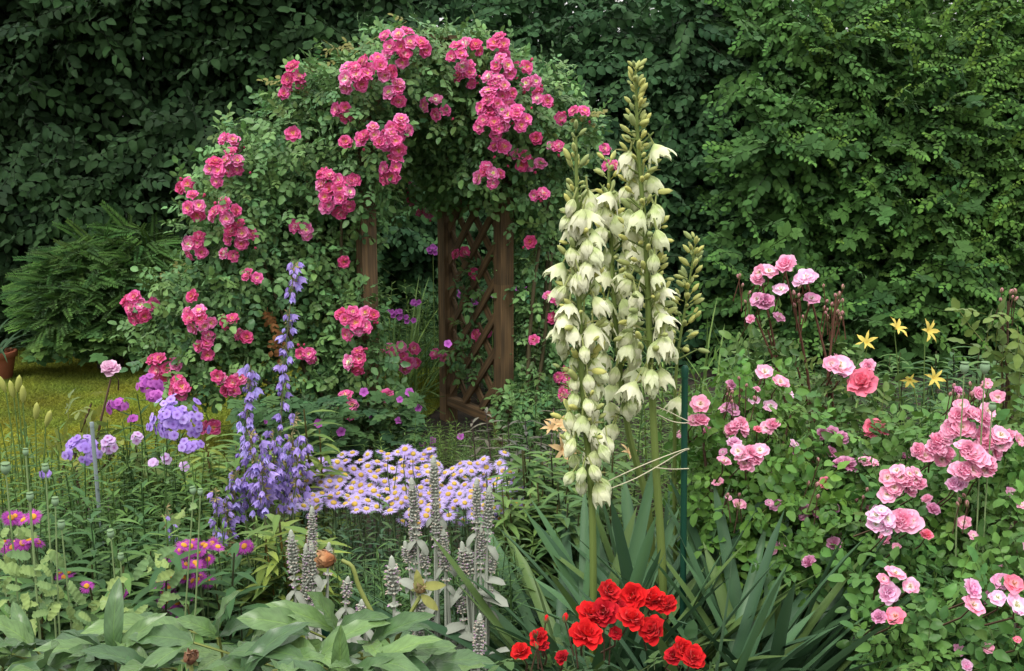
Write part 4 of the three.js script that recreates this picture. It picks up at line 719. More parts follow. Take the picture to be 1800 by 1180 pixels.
// ---- lamb's ears: woolly silver spikes
{
  const rng = RNG(101), wool = [0.35, 0.375, 0.315], mauve = [0.34, 0.2, 0.33];
  const woolM = M(C(1, 1, 1), { through: 0.1, rough: 1, sheen: 0.15 }), petalM = M(C(1, 1, 1), { through: 0.3 });
  // a spike one unit tall: whorls of woolly cups, closer together towards the tip
  const spikeGeo = (h, R, gap) => {
    const b = new B(), x0 = rng.s(0.01);
    b.tube([V(0, -0.25, 0), V(x0, 0, 0), V(x0, h, 0)], 0.0036, 0.003, 6, wool);
    for (let y = 0; y < h; y += 0.0085) {
      const u = y / h; if (gap && u < 0.34 && Math.sin(u * 44) < 0.25) continue; if (!gap && u < 0.2 && Math.sin(u * 60) < -0.2) continue;
      const n = 9, r = R * rng.u(0.88, 1.12) * (0.75 + 0.25 * Math.sin(PI * Math.min(1, u * 1.1))) * (u > 0.9 ? 0.72 : 1);
      for (let k = 0; k < n; k++) {
        const a = (k + rng()) / n * TAU, f = rng.u(0.75, 1.15), d = V(Math.cos(a), 0.55 + rng.s(0.3) + u * 0.5, Math.sin(a)), m = frame(V(x0 + Math.cos(a) * r * 0.35, y, Math.sin(a) * r * 0.35), d, UP);
        b.lathe(m, [[0.0018, 0], [0.0036, r * 0.45], [0.0026, r * 0.8], [0, r * 0.9]], 4, tint(f, wool));
        if (u < 0.93 && rng() < 0.62) b.leaf(m.clone().multiply(new THREE.Matrix4().makeTranslation(0, r * 0.6, 0)), { L: 0.0085, W: 0.0075, seg: 2, fold: 0.3, droop: 0.8 }, tint(rng.u(0.7, 1.35), rng() < 0.5 ? mauve : [0.4, 0.32, 0.27]));
      }
    }
    b.lathe(new THREE.Matrix4().makeTranslation(x0, h - 0.012, 0), [[R * 0.55, 0], [R * 0.6, 0.012], [R * 0.35, 0.024], [0, 0.029]], 8, wool, () => rng.s(0.15));
    return b.geo();
  };
  const spikes = [spikeGeo(0.13, 0.0125, false), spikeGeo(0.2, 0.0122, true), spikeGeo(0.09, 0.0125, false), spikeGeo(0.25, 0.012, true)];
  const woolLeaf = [0, 1].map((k) => new B().leaf(ID, { L: 0.11, W: 0.042, seg: 6, fold: 0.2, droop: 1.1 + k * 0.7, p: 0.5, q: 0.55, wave: 0.12 }, tint(0.72, wool), tint(0.82, wool)).geo());
  const stemM = solid(C(1, 1, 1), { rough: 1, sheen: 0.15 });
  const plant = (label, px, D, list, leaves) => {
    const t = new Thing('lambs_ear_plant', label, 'lamb\u2019s ear', groundAt(px, D, 1000), 'silver lamb\u2019s ears'.replace('\u2019', "'"));
    t.g.userData.category = "lamb's ear";
    for (const [x, y0, y1, foot = x] of list) {                       // tip and lower end of each spike in view
      const top = P(x, y0, D), low = P(x + (foot - x) * 0.35, y1, D), h = top.y - low.y, k = h > 0.21 ? 3 : h > 0.14 ? 1 : h > 0.1 ? 0 : 2, sc = h / [0.13, 0.2, 0.09, 0.25][k];
      t.part('flower_spike', spikes[k], woolM, frame(low, top.clone().sub(low), rng.dir(), 1).multiply(new THREE.Matrix4().makeScale(clamp(sc, 0.85, 1.15), sc, clamp(sc, 0.85, 1.15))));
      const f = groundAt(foot, D + rng.s(0.05), 1000); t.part('stalk', new B().tube(curve([f, low.clone().lerp(f, 0.5).add(V(rng.s(0.01), 0, 0)), low], 6), 0.0042, 0.0032, 6, tint(0.85, wool)).geo(), stemM);
      for (const s of [-1, 1]) if (rng() < 0.85) t.part('leaf', woolLeaf[0], woolM, frame(low.clone().add(V(0, -0.012, 0)), V(s * 0.7, -0.35, 0.4 + rng.s(0.3)), V(s * 0.4, 0.7, 0.7), rng.u(0.35, 0.5)));
    }
    for (const [x, y, dx, s = 1] of leaves) t.part('leaf', rng.pick(woolLeaf), woolM, frame(P(x, y, D), V(dx, rng.u(-0.1, 0.5), 0.55), V(-dx * 0.2, 0.9, 0.5), s * 0.7));
    for (let k = 0; k < 26; k++) { const q = P(px + rng.s(110), 1150, D + rng.s(0.12)); t.part('leaf', rng.pick(woolLeaf), woolM, frame(V(q.x, rng.u(0.05, 0.3), q.z), V(rng.s(), rng.u(0.2, 0.8), rng.s()), UP, rng.u(0.8, 1.2))); }
  };
  plant('silver lamb\'s ear with the tallest spikes in front of the lilac daisies', 765, 2.6, [[724, 850, 940, 748], [722, 905, 1010, 742], [762, 812, 900, 770], [765, 875, 960, 772], [778, 935, 985, 790], [780, 960, 1020, 790], [712, 958, 1000, 735], [745, 970, 1010, 758], [838, 850, 930, 836], [860, 864, 950, 850], [846, 930, 1000, 842], [812, 962, 1020, 832], [824, 966, 1025, 834], [868, 970, 1020, 850], [862, 1032, 1065, 850], [808, 1045, 1090, 828], [740, 1055, 1110, 752], [730, 1090, 1140, 750], [765, 1080, 1130, 760]],
    [[760, 1040, -1, 0.9], [700, 1020, 0.7, 0.9], [840, 1040, 0.8, 1.05], [850, 1050, 0.4, 1.1], [815, 1040, -0.9, 0.9], [790, 1110, 0.7, 1], [820, 1100, -0.6, 1], [770, 1060, -0.5, 0.9], [850, 1020, 0.9, 0.8]]);
  plant('silver lamb\'s ear with thick spikes beside the withered brown bloom', 540, 2.5, [[549, 900, 1000, 552], [548, 960, 1050, 552], [512, 942, 1030, 530], [532, 965, 1090, 540], [578, 962, 1010, 572], [555, 1040, 1090, 556], [612, 1020, 1060, 600]], [[540, 1080, -0.6, 0.9], [580, 1090, 0.6, 0.9], [560, 1110, 0.2, 1], [600, 1120, 0.8, 1]]);
  plant('silver lamb\'s ear spikes rising through the peony leaves', 760, 2.05, [[688, 990, 1065, 700], [843, 1088, 1170, 838], [636, 1060, 1095, 650], [700, 1095, 1130, 710], [803, 1165, 1180, 806]], [[830, 1190, -0.7, 0.9], [850, 1200, 0.8, 0.9]]);
}

// ---- peonies in the foreground
{
  const rng = RNG(111);
  const leaflet = (L, W, droop, fold) => new B().leaf(ID, { L, W, seg: 8, fold, droop, p: 0.72, q: 0.85, wave: 0.24, side: rng.s(0.12) }, [1, 1, 1], [1.15, 1.12, 1]).geo();
  const lf = [leaflet(0.14, 0.04, 0.7, 0.38), leaflet(0.12, 0.036, 0.35, 0.5), leaflet(0.15, 0.036, 1.2, 0.3), leaflet(0.11, 0.044, 0.5, 0.25)];
  const lm = shades([0.115, 0.22, 0.075], 6, 0.34, { coat: 0.8, coatRough: 0.3, through: 0.25, map: veinTint, bump: veinBump, bumpScale: 0.0007 }, 0.1), stemM = solid(C(0.19, 0.22, 0.06), { coat: 0.2 });
  const leafAt = (t, p, d, s) => {                                      // three broad leaflets on a stalk
    const side = V(-d.z, 0, d.x).normalize(), base = p.clone().addScaledVector(d, -0.1);
    t.part('leaf_stalk', new B().tube([base.clone().add(V(0, -0.14, 0)), base, p], 0.0032, 0.0022, 5).geo(), stemM);
    for (const [k, sc] of [[0, 1.08], [-0.75, 0.95], [0.75, 0.95], ...(rng() < 0.35 ? [[-1.3, 0.7], [1.3, 0.7]] : [])]) {
      const dd = d.clone().addScaledVector(side, k).add(V(0, rng.s(0.18), 0)).normalize();
      t.part('leaflet', rng.pick(lf), rng.pick(lm), frame(p, dd, UP.clone().add(V(rng.s(0.35), 0, 0.45 + rng.s(0.3))), s * sc * rng.u(0.88, 1.1)));
    }
  };
  const plant = (label, px, D, leaves) => {
    const t = new Thing('peony_plant', label, 'peony', groundAt(px, D, 1150), 'peonies in the foreground'), foot = t.base;
    for (let k = 0; k < 7; k++) { const e = foot.clone().add(V(rng.s(0.22), 0.62, rng.s(0.15))); t.part('stem', new B().tube(curve([foot.clone().add(V(rng.s(0.04), 0, rng.s(0.04))), foot.clone().lerp(e, 0.6).add(V(0, 0.05, 0)), e], 6), 0.006, 0.004, 6).geo(), stemM); }
    for (const [x, y, d, ax, ay, s = 1] of leaves) leafAt(t, P(x, y, d), V(ax, ay + 0.15, 0.3 + rng.s(0.35)).normalize(), s * 0.84);
    return t;
  };
  const fillL = (x0, x1, y0, y1, n, D) => Array.from({ length: n }, () => [rng.u(x0, x1), rng.u(y0, y1), D + rng.s(0.12), rng.s(0.9), rng.u(-0.1, 0.7), rng.u(0.8, 1.1)]);
  plant('peony with arching leaves spreading between the pale poppy leaves and the stake', 380, 1.7, [[385, 1120, 1.7, 0.05, 1, 1], [290, 1100, 1.72, -0.9, 0.4, 1.1], [440, 1130, 1.68, 0.6, 0.5, 1], [340, 1130, 1.66, -0.8, 0.3, 1.15], [210, 1150, 1.68, -0.9, 0.2, 1.1], [480, 1160, 1.62, 0.8, 0.35, 1], [270, 1180, 1.62, -0.4, 0.5, 1.1], [420, 1200, 1.6, 0.2, 0.5, 1.1], ...fillL(180, 520, 1140, 1270, 26, 1.74)]);
  const t2 = plant('peony with broad pale leaves and a withered brown bloom beside the silver spikes', 630, 1.68, [[590, 1110, 1.68, -0.1, 1, 1.2], [545, 1110, 1.66, -0.9, 0.45, 1.15], [650, 1130, 1.64, 0.7, 0.45, 1.2], [690, 1150, 1.62, 0.9, 0.15, 1.2], [560, 1170, 1.6, -0.7, 0.3, 1.15], [640, 1180, 1.58, 0.3, 0.6, 1.2], [740, 1170, 1.66, 0.8, 0.25, 1.1], [600, 1210, 1.56, 0, 0.6, 1.1], ...fillL(490, 770, 1150, 1280, 22, 1.72)]);
  plant('peony leaves at the corner below the pale poppy leaves', 70, 1.68, [[60, 1140, 1.68, -0.5, 0.7, 1.1], [130, 1150, 1.66, 0.8, 0.3, 1.1], [20, 1150, 1.66, -0.8, 0.4, 1], [170, 1160, 1.64, 0.7, 0.4, 1.1], [80, 1180, 1.62, 0.3, 0.5, 1.1], ...fillL(-40, 220, 1130, 1270, 20, 1.72)]);
  // withered blooms
  const dead = (R, c) => { const b = new B(); for (let k = 0; k < 13; k++) { const f = rng.u(0.6, 1.25); b.petal(rotZ(k / 13 * TAU * 2).multiply(new THREE.Matrix4().makeTranslation(0, 0.15 * R, 0)), { L: R * 1.5, W: R * 0.85, a0: 0.5 + rng.s(0.3), a1: 1.7 + rng.s(0.5), cup: 0.5, ruffle: 0.16, nu: 4, nv: 5 }, rng, tint(f * 0.8, c), tint(f, c), tint(f * 1.2, [c[0], c[1] * 1.3, c[2] * 1.5])); } for (let k = 0; k < 5; k++) b.leaf(rotZ(k / 5 * TAU).multiply(new THREE.Matrix4().makeRotationX(0.5)), { L: R * 0.9, W: R * 0.5, seg: 4, droop: 0.5 }, [0.14, 0.16, 0.06]); return b.geo(); };
  const deadM = M(C(1, 1, 1), { through: 0.2 });
  const bloom = (t, geo, px, py, D, face, foot) => { const p = P(px, py, D); t.part('withered_bloom', geo, deadM, facing(p, face, rng, 1)); t.part('stem', new B().tube(curve([p.clone().addScaledVector(face.clone().normalize(), -0.01), ...foot.map(([x, y]) => P(x, y, D))], 14), 0.0032, 0.0045, 6).geo(), stemM); };
  bloom(t2, dead(0.024, [0.32, 0.13, 0.055]), 590, 985, 1.66, V(-1, 0.25, 0.4), [[618, 995], [630, 1030], [655, 1080], [682, 1130], [690, 1200]]);
  bloom(t2, dead(0.018, [0.34, 0.2, 0.09]), 738, 1040, 1.68, V(0, 1, 0.4), [[735, 1055], [715, 1090], [685, 1150], [670, 1210]]);
  const pale = M(C(0.27, 0.28, 0.09), { through: 0.3 });
  for (const [x, y, dx, dy] of [[736, 1040, 0.05, 1], [740, 1045, 0.6, -0.5], [742, 1030, 1, 0.1]]) t2.part('old_sepal', lf[3], pale, frame(P(x, y, 1.67), V(dx, dy, 0.3), V(0.2, 0.5, 1), 0.36));
  const t4 = new Thing('peony_seedhead', 'dark brown withered peony bloom low among the peony leaves', 'peony bloom', groundAt(335, 1.6, 1165));
  bloom(t4, dead(0.018, [0.2, 0.08, 0.04]), 335, 1163, 1.58, V(0.2, 0.8, 0.6), [[338, 1200], [340, 1300]]); t4.part('stem', new B().tube([P(340, 1300, 1.58), t4.base], 0.0045, 0.005, 6).geo(), stemM);
}

// ---- poppies: seed pods on thin stalks, pale scalloped leaves
{
  const rng = RNG(121), X = ID;
  const pod = (() => { const b = new B(); b.lathe(X, [[0.003, -0.004], [0.0085, 0.002], [0.0125, 0.011], [0.0115, 0.02], [0.007, 0.024]], 10, [1, 1, 1]).lathe(X, [[0.006, 0.024], [0.0118, 0.026, [0.8, 0.85, 0.75]], [0.0105, 0.028, [0.75, 0.75, 0.65]], [0, 0.0285, [0.75, 0.75, 0.65]]], 10, [1, 1, 1]); return b.geo(); })();
  const podM = solid(C(0.19, 0.29, 0.17)), stalkM = solid(C(0.2, 0.28, 0.12)), leafM = shades([0.23, 0.34, 0.13], 4, 0.2, { through: 0.4 }, 0.1);
  const scallop = [0, 1].map(() => { const b = new B(); b.leaf(ID, { L: 0.11, W: 0.05, seg: 12, fold: 0.3, droop: 0.8 + rng() * 0.6, p: 0.35, q: 0.6, wave: 0.35, teeth: 0.24, side: rng.s(0.2) }, [1, 1, 1], [1.12, 1.1, 1.05]); return b.geo(); });
  const stalkTo = (t, px, py, D, lean = 0) => { const p = P(px, py, D), f = groundAt(px + lean, D, 1100); t.part('stalk', new B().tube(curve([f, f.clone().lerp(p, 0.6).add(V(rng.s(0.012), 0, 0)), p], 8), 0.0028, 0.0016, 5).geo(), stalkM); return [p, f]; };
  const poppy = (label, list, leaves, D) => {
    const t = new Thing('poppy_plant', label, 'poppy', groundAt(list[0][0], D, 1100), 'poppies gone to seed');
    for (const [x, y, lean = 0, s = 1] of list) { const [p] = stalkTo(t, x, y, D + rng.s(0.04), lean); t.part('seed_pod', pod, podM, frame(p, V(rng.s(0.15), 1, rng.s(0.15)), OUT, s * 0.82)); }
    for (const [x, y, n] of leaves) for (let k = 0; k < n; k++) { const p = P(x + rng.s(20), y + rng.s(26), D + rng.s(0.05)); t.part('leaf', rng.pick(scallop), rng.pick(leafM), frame(p, V(rng.s(), rng.u(-0.7, 0.7), rng.s(0.5) + 0.2), V(rng.s(0.5), 0.7, 0.8), rng.u(0.28, 0.55))); }
  };
  poppy('poppy with pale scalloped leaves and round pods at the edge of the view', [[10, 832, 5], [53, 880, 20, 0.75], [97, 888, 10, 0.75], [108, 930, 18, 0.8], [45, 800, 15, 0.6]], [[20, 960, 6], [15, 1010, 8], [25, 1060, 9], [70, 990, 7], [85, 1050, 8], [120, 1060, 8], [60, 1090, 6]], 2.15);
  poppy('poppy with yellowing leaves and small grey pods below the asters', [[195, 945, 0, 0.8], [212, 985, 0, 0.7], [80, 830, 15, 0.8], [340, 868, -60, 0.7], [352, 870, -70, 0.6]], [[185, 1040, 5], [260, 1000, 6], [290, 990, 5], [330, 905, 3], [280, 1040, 5], [175, 1090, 5], [140, 1075, 6], [230, 1090, 5]], 2.25);
  const t = new Thing('poppy_plant', 'pair of grey-green poppy pods standing above the pink clusters', 'poppy', groundAt(1710, 2.7, 800), 'poppies gone to seed');
  for (const [x, y, l, s] of [[1695, 655, 5, 0.9], [1731, 655, 3, 0.95], [1744, 722, -8, 0.75]]) { const [p] = stalkTo(t, x, y, 2.55, l); t.part('seed_pod', pod, podM, frame(p, UP, OUT, s)); }
}

// ---- lilies and other leafy perennials that fill the bed
{
  const rng = RNG(131);
  const glossy = [0, 1, 2].map(() => stemGeo(rng, { n: 40, L: 0.24, W: 0.05, from: 0.2, tilt: 0.5, droop: 0.7, r: 0.009, stem: [0.8, 0.4, 0.4], shrink: 0.7, whorl: 3 })), gm = shades([0.09, 0.175, 0.045], 4, 0.2, { coat: 0.4, coatRough: 0.4 });
  const lime = shades([0.17, 0.25, 0.05], 3, 0.15, { coat: 0.25, through: 0.35 });
  const fern = [0, 1].map(() => stemGeo(rng, { n: 46, L: 0.14, W: 0.018, from: 0.15, tilt: 0.5, droop: 0.4, r: 0.005, whorl: 3, shrink: 0.6 }));
  const dark = [0, 1].map(() => stemGeo(rng, { n: 22, L: 0.22, W: 0.045, from: 0.3, tilt: 0.35, droop: 0.5, r: 0.007, stem: [0.6, 0.4, 0.5] })), dm = shades([0.11, 0.11, 0.09], 3, 0.2, { coat: 0.3 }, 0.05);
  const mk = (name, label, category, px, D, py, group) => new Thing(name, label, category, groundAt(px, D, py), group);
  clump(mk('lily_plant', 'clump of glossy green lily stems between the daisies and the white bells', 'lily', 950, 3.4, 850, 'lily clumps'), rng, glossy, gm, [...many(rng, 26, 880, 1080, 775, 850, 3.3, 3.75), ...many(rng, 20, 890, 1010, 850, 900, 3.1, 3.3)]);
  clump(mk('lily_plant', 'bright green lily shoots in front of the bellflowers', 'lily', 500, 2.8, 920, 'lily clumps'), rng, glossy, lime, [[500, 885, 2.75], [470, 915, 2.8], [530, 920, 2.75], [560, 935, 2.8], [450, 945, 2.75], [515, 945, 2.7], [490, 960, 2.7]]);
  clump(mk('lily_plant', 'pair of pale lily tops behind the bellflower spires', 'lily', 545, 3.6, 740, 'lily clumps'), rng, glossy, lime, [[545, 715, 3.6], [565, 760, 3.6], [530, 770, 3.55], [360, 770, 3.5], [375, 800, 3.4]]);
  const t = mk('loosestrife_plant', 'perennial with dull purple-green leaves beside the arch post', 'loosestrife', 900, 4.0, 760);
  clump(t, rng, dark, dm, [[840, 740, 4.1], [868, 722, 4.1], [900, 745, 4.0], [935, 738, 4.0], [965, 720, 4.1], [985, 740, 4.0], [1010, 730, 4.1], [880, 770, 3.9], [920, 775, 3.9], [950, 765, 3.9]]);
  // dark leafy filler
  const fill = (label, px, D, py, geos, mats, list) => clump(mk('border_perennial', label, 'perennial', px, D, py, 'leafy border perennials'), rng, geos, mats, list);
  const deepG = shades([0.062, 0.138, 0.04], 4, 0.25, { coat: 0.2 }), midG = shades([0.1, 0.19, 0.045], 4, 0.22, { coat: 0.2, through: 0.32 });
  fill('yellow-green leafy perennial at the lawn edge by the lilac rose', 60, 3.6, 780, fern, midG, many(rng, 60, -80, 260, 740, 830, 3.2, 3.9));
  fill('mid-green leafy perennial in front of the climbing rose', 330, 3.9, 800, glossy, midG, many(rng, 30, 240, 460, 760, 830, 3.4, 4.1));
  fill('dark narrow-leaved perennial under the lilac daisies', 700, 2.9, 980, fern, deepG, many(rng, 70, 440, 930, 945, 1030, 2.65, 3.0));
  fill('green narrow-leaved perennial below the bellflowers', 380, 2.9, 960, fern, midG, many(rng, 45, 250, 520, 900, 1000, 2.7, 3.1));
  fill('dark leafy perennial at the foot of the asters', 150, 2.6, 1020, glossy, deepG, many(rng, 36, -60, 420, 960, 1060, 2.4, 2.75));
  fill('low green perennial at the foot of the arch', 780, 4.9, 780, fern, midG, [...many(rng, 55, 560, 930, 735, 800, 4.2, 5.1), ...many(rng, 60, 720, 960, 735, 785, 4.5, 5.3)]);
  fill('fresh green perennial behind the white spires', 1240, 4.2, 700, fern, midG, many(rng, 80, 1000, 1450, 610, 760, 3.7, 5.0));
  fill('deep green perennial under the hedge behind the pink roses', 1600, 5.2, 680, glossy, deepG, many(rng, 60, 1340, 1830, 610, 700, 4.4, 6.3));
  fill('feathery green perennial between the pink bushes', 1600, 3.7, 760, fern, midG, many(rng, 55, 1440, 1820, 690, 780, 3.5, 4.2));
  fill('tall green plants beyond the arch opening', 720, 6.9, 600, fern, midG, many(rng, 50, 640, 790, 490, 620, 6.5, 7.1));
  fill('leafy green plants beyond the lattice side of the arch', 880, 6.6, 600, glossy, deepG, many(rng, 40, 780, 1060, 560, 660, 6.2, 7.0));
  fill('green plants beside the lower climbing rose stems', 960, 5.2, 700, fern, deepG, many(rng, 40, 900, 1060, 660, 740, 4.7, 5.4));
}
// ---- strap leaves: irises, daylilies, grasses
{
  const rng = RNG(141);
  const strap = (L, W, droop) => new B().leaf(ID, { L, W, seg: 7, fold: 0.35, droop, p: 0.2, q: 0.5, side: rng.s(0.08) }, [1, 1, 1], [1.1, 1.08, 1]).geo();
  const straps = [strap(0.7, 0.026, 0.4), strap(0.65, 0.022, 1.3), strap(0.7, 0.024, 0.9)], thin = [strap(0.6, 0.011, 1.0), strap(0.65, 0.01, 0.5), strap(0.55, 0.012, 1.6)];
  const mats = shades([0.11, 0.2, 0.05], 4, 0.2, { coat: 0.3, through: 0.3 });
  const tuft = (name, label, category, px, D, py, geos, n, h, rad, group, m = mats) => { const b = groundAt(px, D, py), t = new Thing(name, label, category, b, group); for (let k = 0; k < n; k++) { const a = rng() * TAU, el = rng.u(0.05, 0.75); t.part('leaf', rng.pick(geos), rng.pick(m), frame(b.clone().add(V(rng.s(rad), 0, rng.s(rad))), V(Math.cos(a) * Math.sin(el), Math.cos(el), Math.sin(a) * Math.sin(el)), V(-Math.cos(a), 0.8, -Math.sin(a)), h / 0.65 * rng.u(0.75, 1.1))); } return t; };
  tuft('iris_plant', 'clump of bright green iris leaves between the white-flowered stalks', 'iris', 1095, 3.05, 900, straps, 34, 0.55, 0.12);
  tuft('ornamental_grass', 'tuft of pale green grass seen through the arch', 'grass clump', 700, 6.3, 620, thin, 60, 0.85, 0.12, 'grass clumps');
  tuft('ornamental_grass', 'thin arching grass beside the white spires under the hedge', 'grass clump', 1260, 5.6, 640, thin, 70, 0.75, 0.2, 'grass clumps');
  const lilyTep = (b, Mx, S, c) => { for (let k = 0; k < 6; k++) b.petal(Mx.clone().multiply(rotZ(k / 6 * TAU)), { L: S, W: S * (k % 2 ? 0.24 : 0.32), a0: 1.15, a1: -1.2, cup: 0.3, ruffle: 0.05, p: 0.7, q: 0.6, nu: 2, nv: 5, notch: 0.12 }, rng, c, c, tint(1.08, c)); };
  const lilyGeo = (S, c) => { const b = new B(); lilyTep(b, ID, S, c); return b.geo(); };
  const yellow = [0, 1].map(() => lilyGeo(0.06, [0.78, 0.62, 0.14])), orange = lilyGeo(0.085, [0.72, 0.5, 0.26]), pm = M(C(1, 1, 1), { through: 0.35 }), sm = solid(C(0.12, 0.19, 0.05));
  const flowers = (t, list, geos) => { for (const [x, y, D, fx, fy, s = 1] of list) { const p = P(x, y, D), f = V(fx, fy, 0.5).normalize(); t.part('flower', rng.pick(geos), pm, facing(p.clone().addScaledVector(f, -0.04 * s), f, rng, s)); t.part('flower_stalk', new B().tube(curve([t.base.clone().add(V(rng.s(0.05), 0, rng.s(0.05))), p.clone().lerp(t.base, 0.4).add(V(rng.s(0.03), 0.08, 0)), p.clone().addScaledVector(f, -0.045)], 7), 0.003, 0.002, 4).geo(), sm); } };
  const G = 'yellow daylilies under the hedge';
  flowers(tuft('daylily_plant', 'daylily with one upright yellow flower against the dark hedge', 'daylily', 1590, 4.7, 640, straps, 34, 0.5, 0.1, G), [[1585, 570, 4.6, 0.4, 0.6]], yellow);
  flowers(tuft('daylily_plant', 'daylily with a flared yellow flower on a tall thin stalk', 'daylily', 1630, 4.5, 660, straps, 34, 0.5, 0.1, G), [[1642, 580, 4.4, 0.3, 0.2]], yellow);
  flowers(tuft('daylily_plant', 'daylily with a withering yellow flower beside the tall pink rose', 'daylily', 1520, 4.4, 660, straps, 30, 0.5, 0.1, G), [[1520, 598, 4.3, -0.4, 0.4, 0.9]], yellow);
  flowers(tuft('daylily_plant', 'daylily with a low yellow star flower above the pink clusters', 'daylily', 1650, 3.7, 740, straps, 26, 0.45, 0.1, G), [[1648, 663, 3.6, 0.1, 0.25, 0.72], [1598, 672, 3.7, -0.3, -0.2, 0.6]], yellow);
  const tb = tuft('daylily_plant', 'daylily with unopened yellow-green buds at the edge of the lawn', 'daylily', 25, 3.2, 760, straps, 24, 0.5, 0.1), budM = M(C(0.36, 0.38, 0.1), { through: 0.2 }), budG = new B().lathe(ID, [[0.002, 0], [0.009, 0.015], [0.0115, 0.035], [0.008, 0.055], [0, 0.068]], 7, [1, 1, 1]).geo();
  for (const [x, y, dx] of [[10, 690, -0.3], [30, 690, 0.25], [40, 708, 0.1], [24, 700, -0.1], [80, 750, 0.4], [62, 738, 0.2]]) { const p = P(x, y, 3.15); t2part(tb, budG, budM, p, dx); }
  function t2part(t, g, m, p, dx) { t.part('bud', g, m, frame(p, V(dx, 1, 0.1), OUT, 0.85)); t.part('flower_stalk', new B().tube(curve([t.base.clone().add(V(rng.s(0.03), 0, 0)), p.clone().lerp(t.base, 0.4).add(V(0.01, 0.05, 0)), p], 6), 0.003, 0.002, 4).geo(), sm); }
  const tl = tuft('orange_lily_plant', 'lily with peach-orange flowers half hidden beside the white bells', 'lily', 990, 3.9, 800, straps, 8, 0.4, 0.06);
  flowers(tl, [[985, 742, 3.85, 0.3, 0.8, 0.7], [993, 790, 3.8, 0.2, 0.2, 0.8], [968, 748, 3.85, -0.3, 0.9, 0.55], [1108, 792, 3.7, 0.5, 0.9, 0.5]], [orange]);
  // small magenta cranesbills round the arch foot
  const cr = (() => { const b = new B(); for (let k = 0; k < 5; k++) b.petal(rotZ(k / 5 * TAU), { L: 0.022, W: 0.022, a0: 0.25, a1: 0, nu: 2, nv: 2 }, rng, [0.25, 0.03, 0.25], [0.45, 0.1, 0.48], [0.5, 0.14, 0.52]); return b.geo(); })();
  const lob = [0, 1].map(() => { const b = new B(); b.tube([V(0, -0.1, 0), V(0, 0, 0)], 0.0015, 0.0012, 3, [1, 0.9, 0.7]); lobedLeaf(b, ID, 0.055, [1, 1, 1], rng); return b.geo(); });
  const lm = shades([0.042, 0.1, 0.034], 4, 0.3, { coat: 0.12 });
  const cranes = (label, px, D, py, box, nLeaf, fl) => { const t = new Thing('cranesbill_plant', label, 'cranesbill', groundAt(px, D, py), 'cranesbills at the foot of the arch'); const items = Array.from({ length: nLeaf }, () => { const p = P(rng.u(box[0], box[1]), rng.u(box[2], box[3]), D + rng.s(0.35)); p.y = Math.max(0.06, p.y); return { M: frame(p, V(rng.s(), rng.u(-0.2, 0.4), rng.u(-0.2, 1)), V(rng.s(0.4), 1, 0.5 + rng.s(0.3)), rng.u(0.8, 1.3)), v: rng.int(2) }; }); t.scatter('leaf', 'foliage', lob, lm, items, 60, rng); for (const [x, y] of fl) t.part('flower', cr, pm, facing(P(x, y, D - 0.25), V(rng.s(0.3), 0.6, 1), rng, rng.u(0.8, 1.1))); };
  cranes('cranesbill with small magenta flowers inside the arch', 700, 5.0, 750, [570, 745, 690, 800], 230, [[703, 703], [720, 708], [735, 718], [700, 740], [640, 690], [810, 768], [743, 780], [757, 790], [787, 605], [760, 775], [720, 690], [655, 730]]);
  cranes('cranesbill with dark lobed leaves in front of the climbing rose', 480, 4.5, 760, [420, 600, 700, 800], 240, [[470, 740], [600, 760], [560, 745]]);
  // seen through the lattice: pink and mauve flowers
  const t = new Thing('mauve_phlox', 'mauve and pink flowers glimpsed through the lattice side of the arch', 'phlox', groundAt(840, 6.5, 620));
  for (const [x, y, n] of [[820, 515, 10], [740, 535, 4], [690, 550, 5], [762, 440, 5], [840, 530, 6], [855, 520, 4], [918, 510, 3], [715, 560, 5]]) for (let k = 0; k < n; k++) { const p = P(x + rng.s(14), y + rng.s(6), 6.4); t.part('flower', cr, pm, facing(p, V(rng.s(0.4), 0.6, 1), rng, 0.9)); if (k === 0) t.part('stem', new B().tube([V(p.x, 0, p.z - 0.03), p], 0.003, 0.002, 4).geo(), sm); }
}

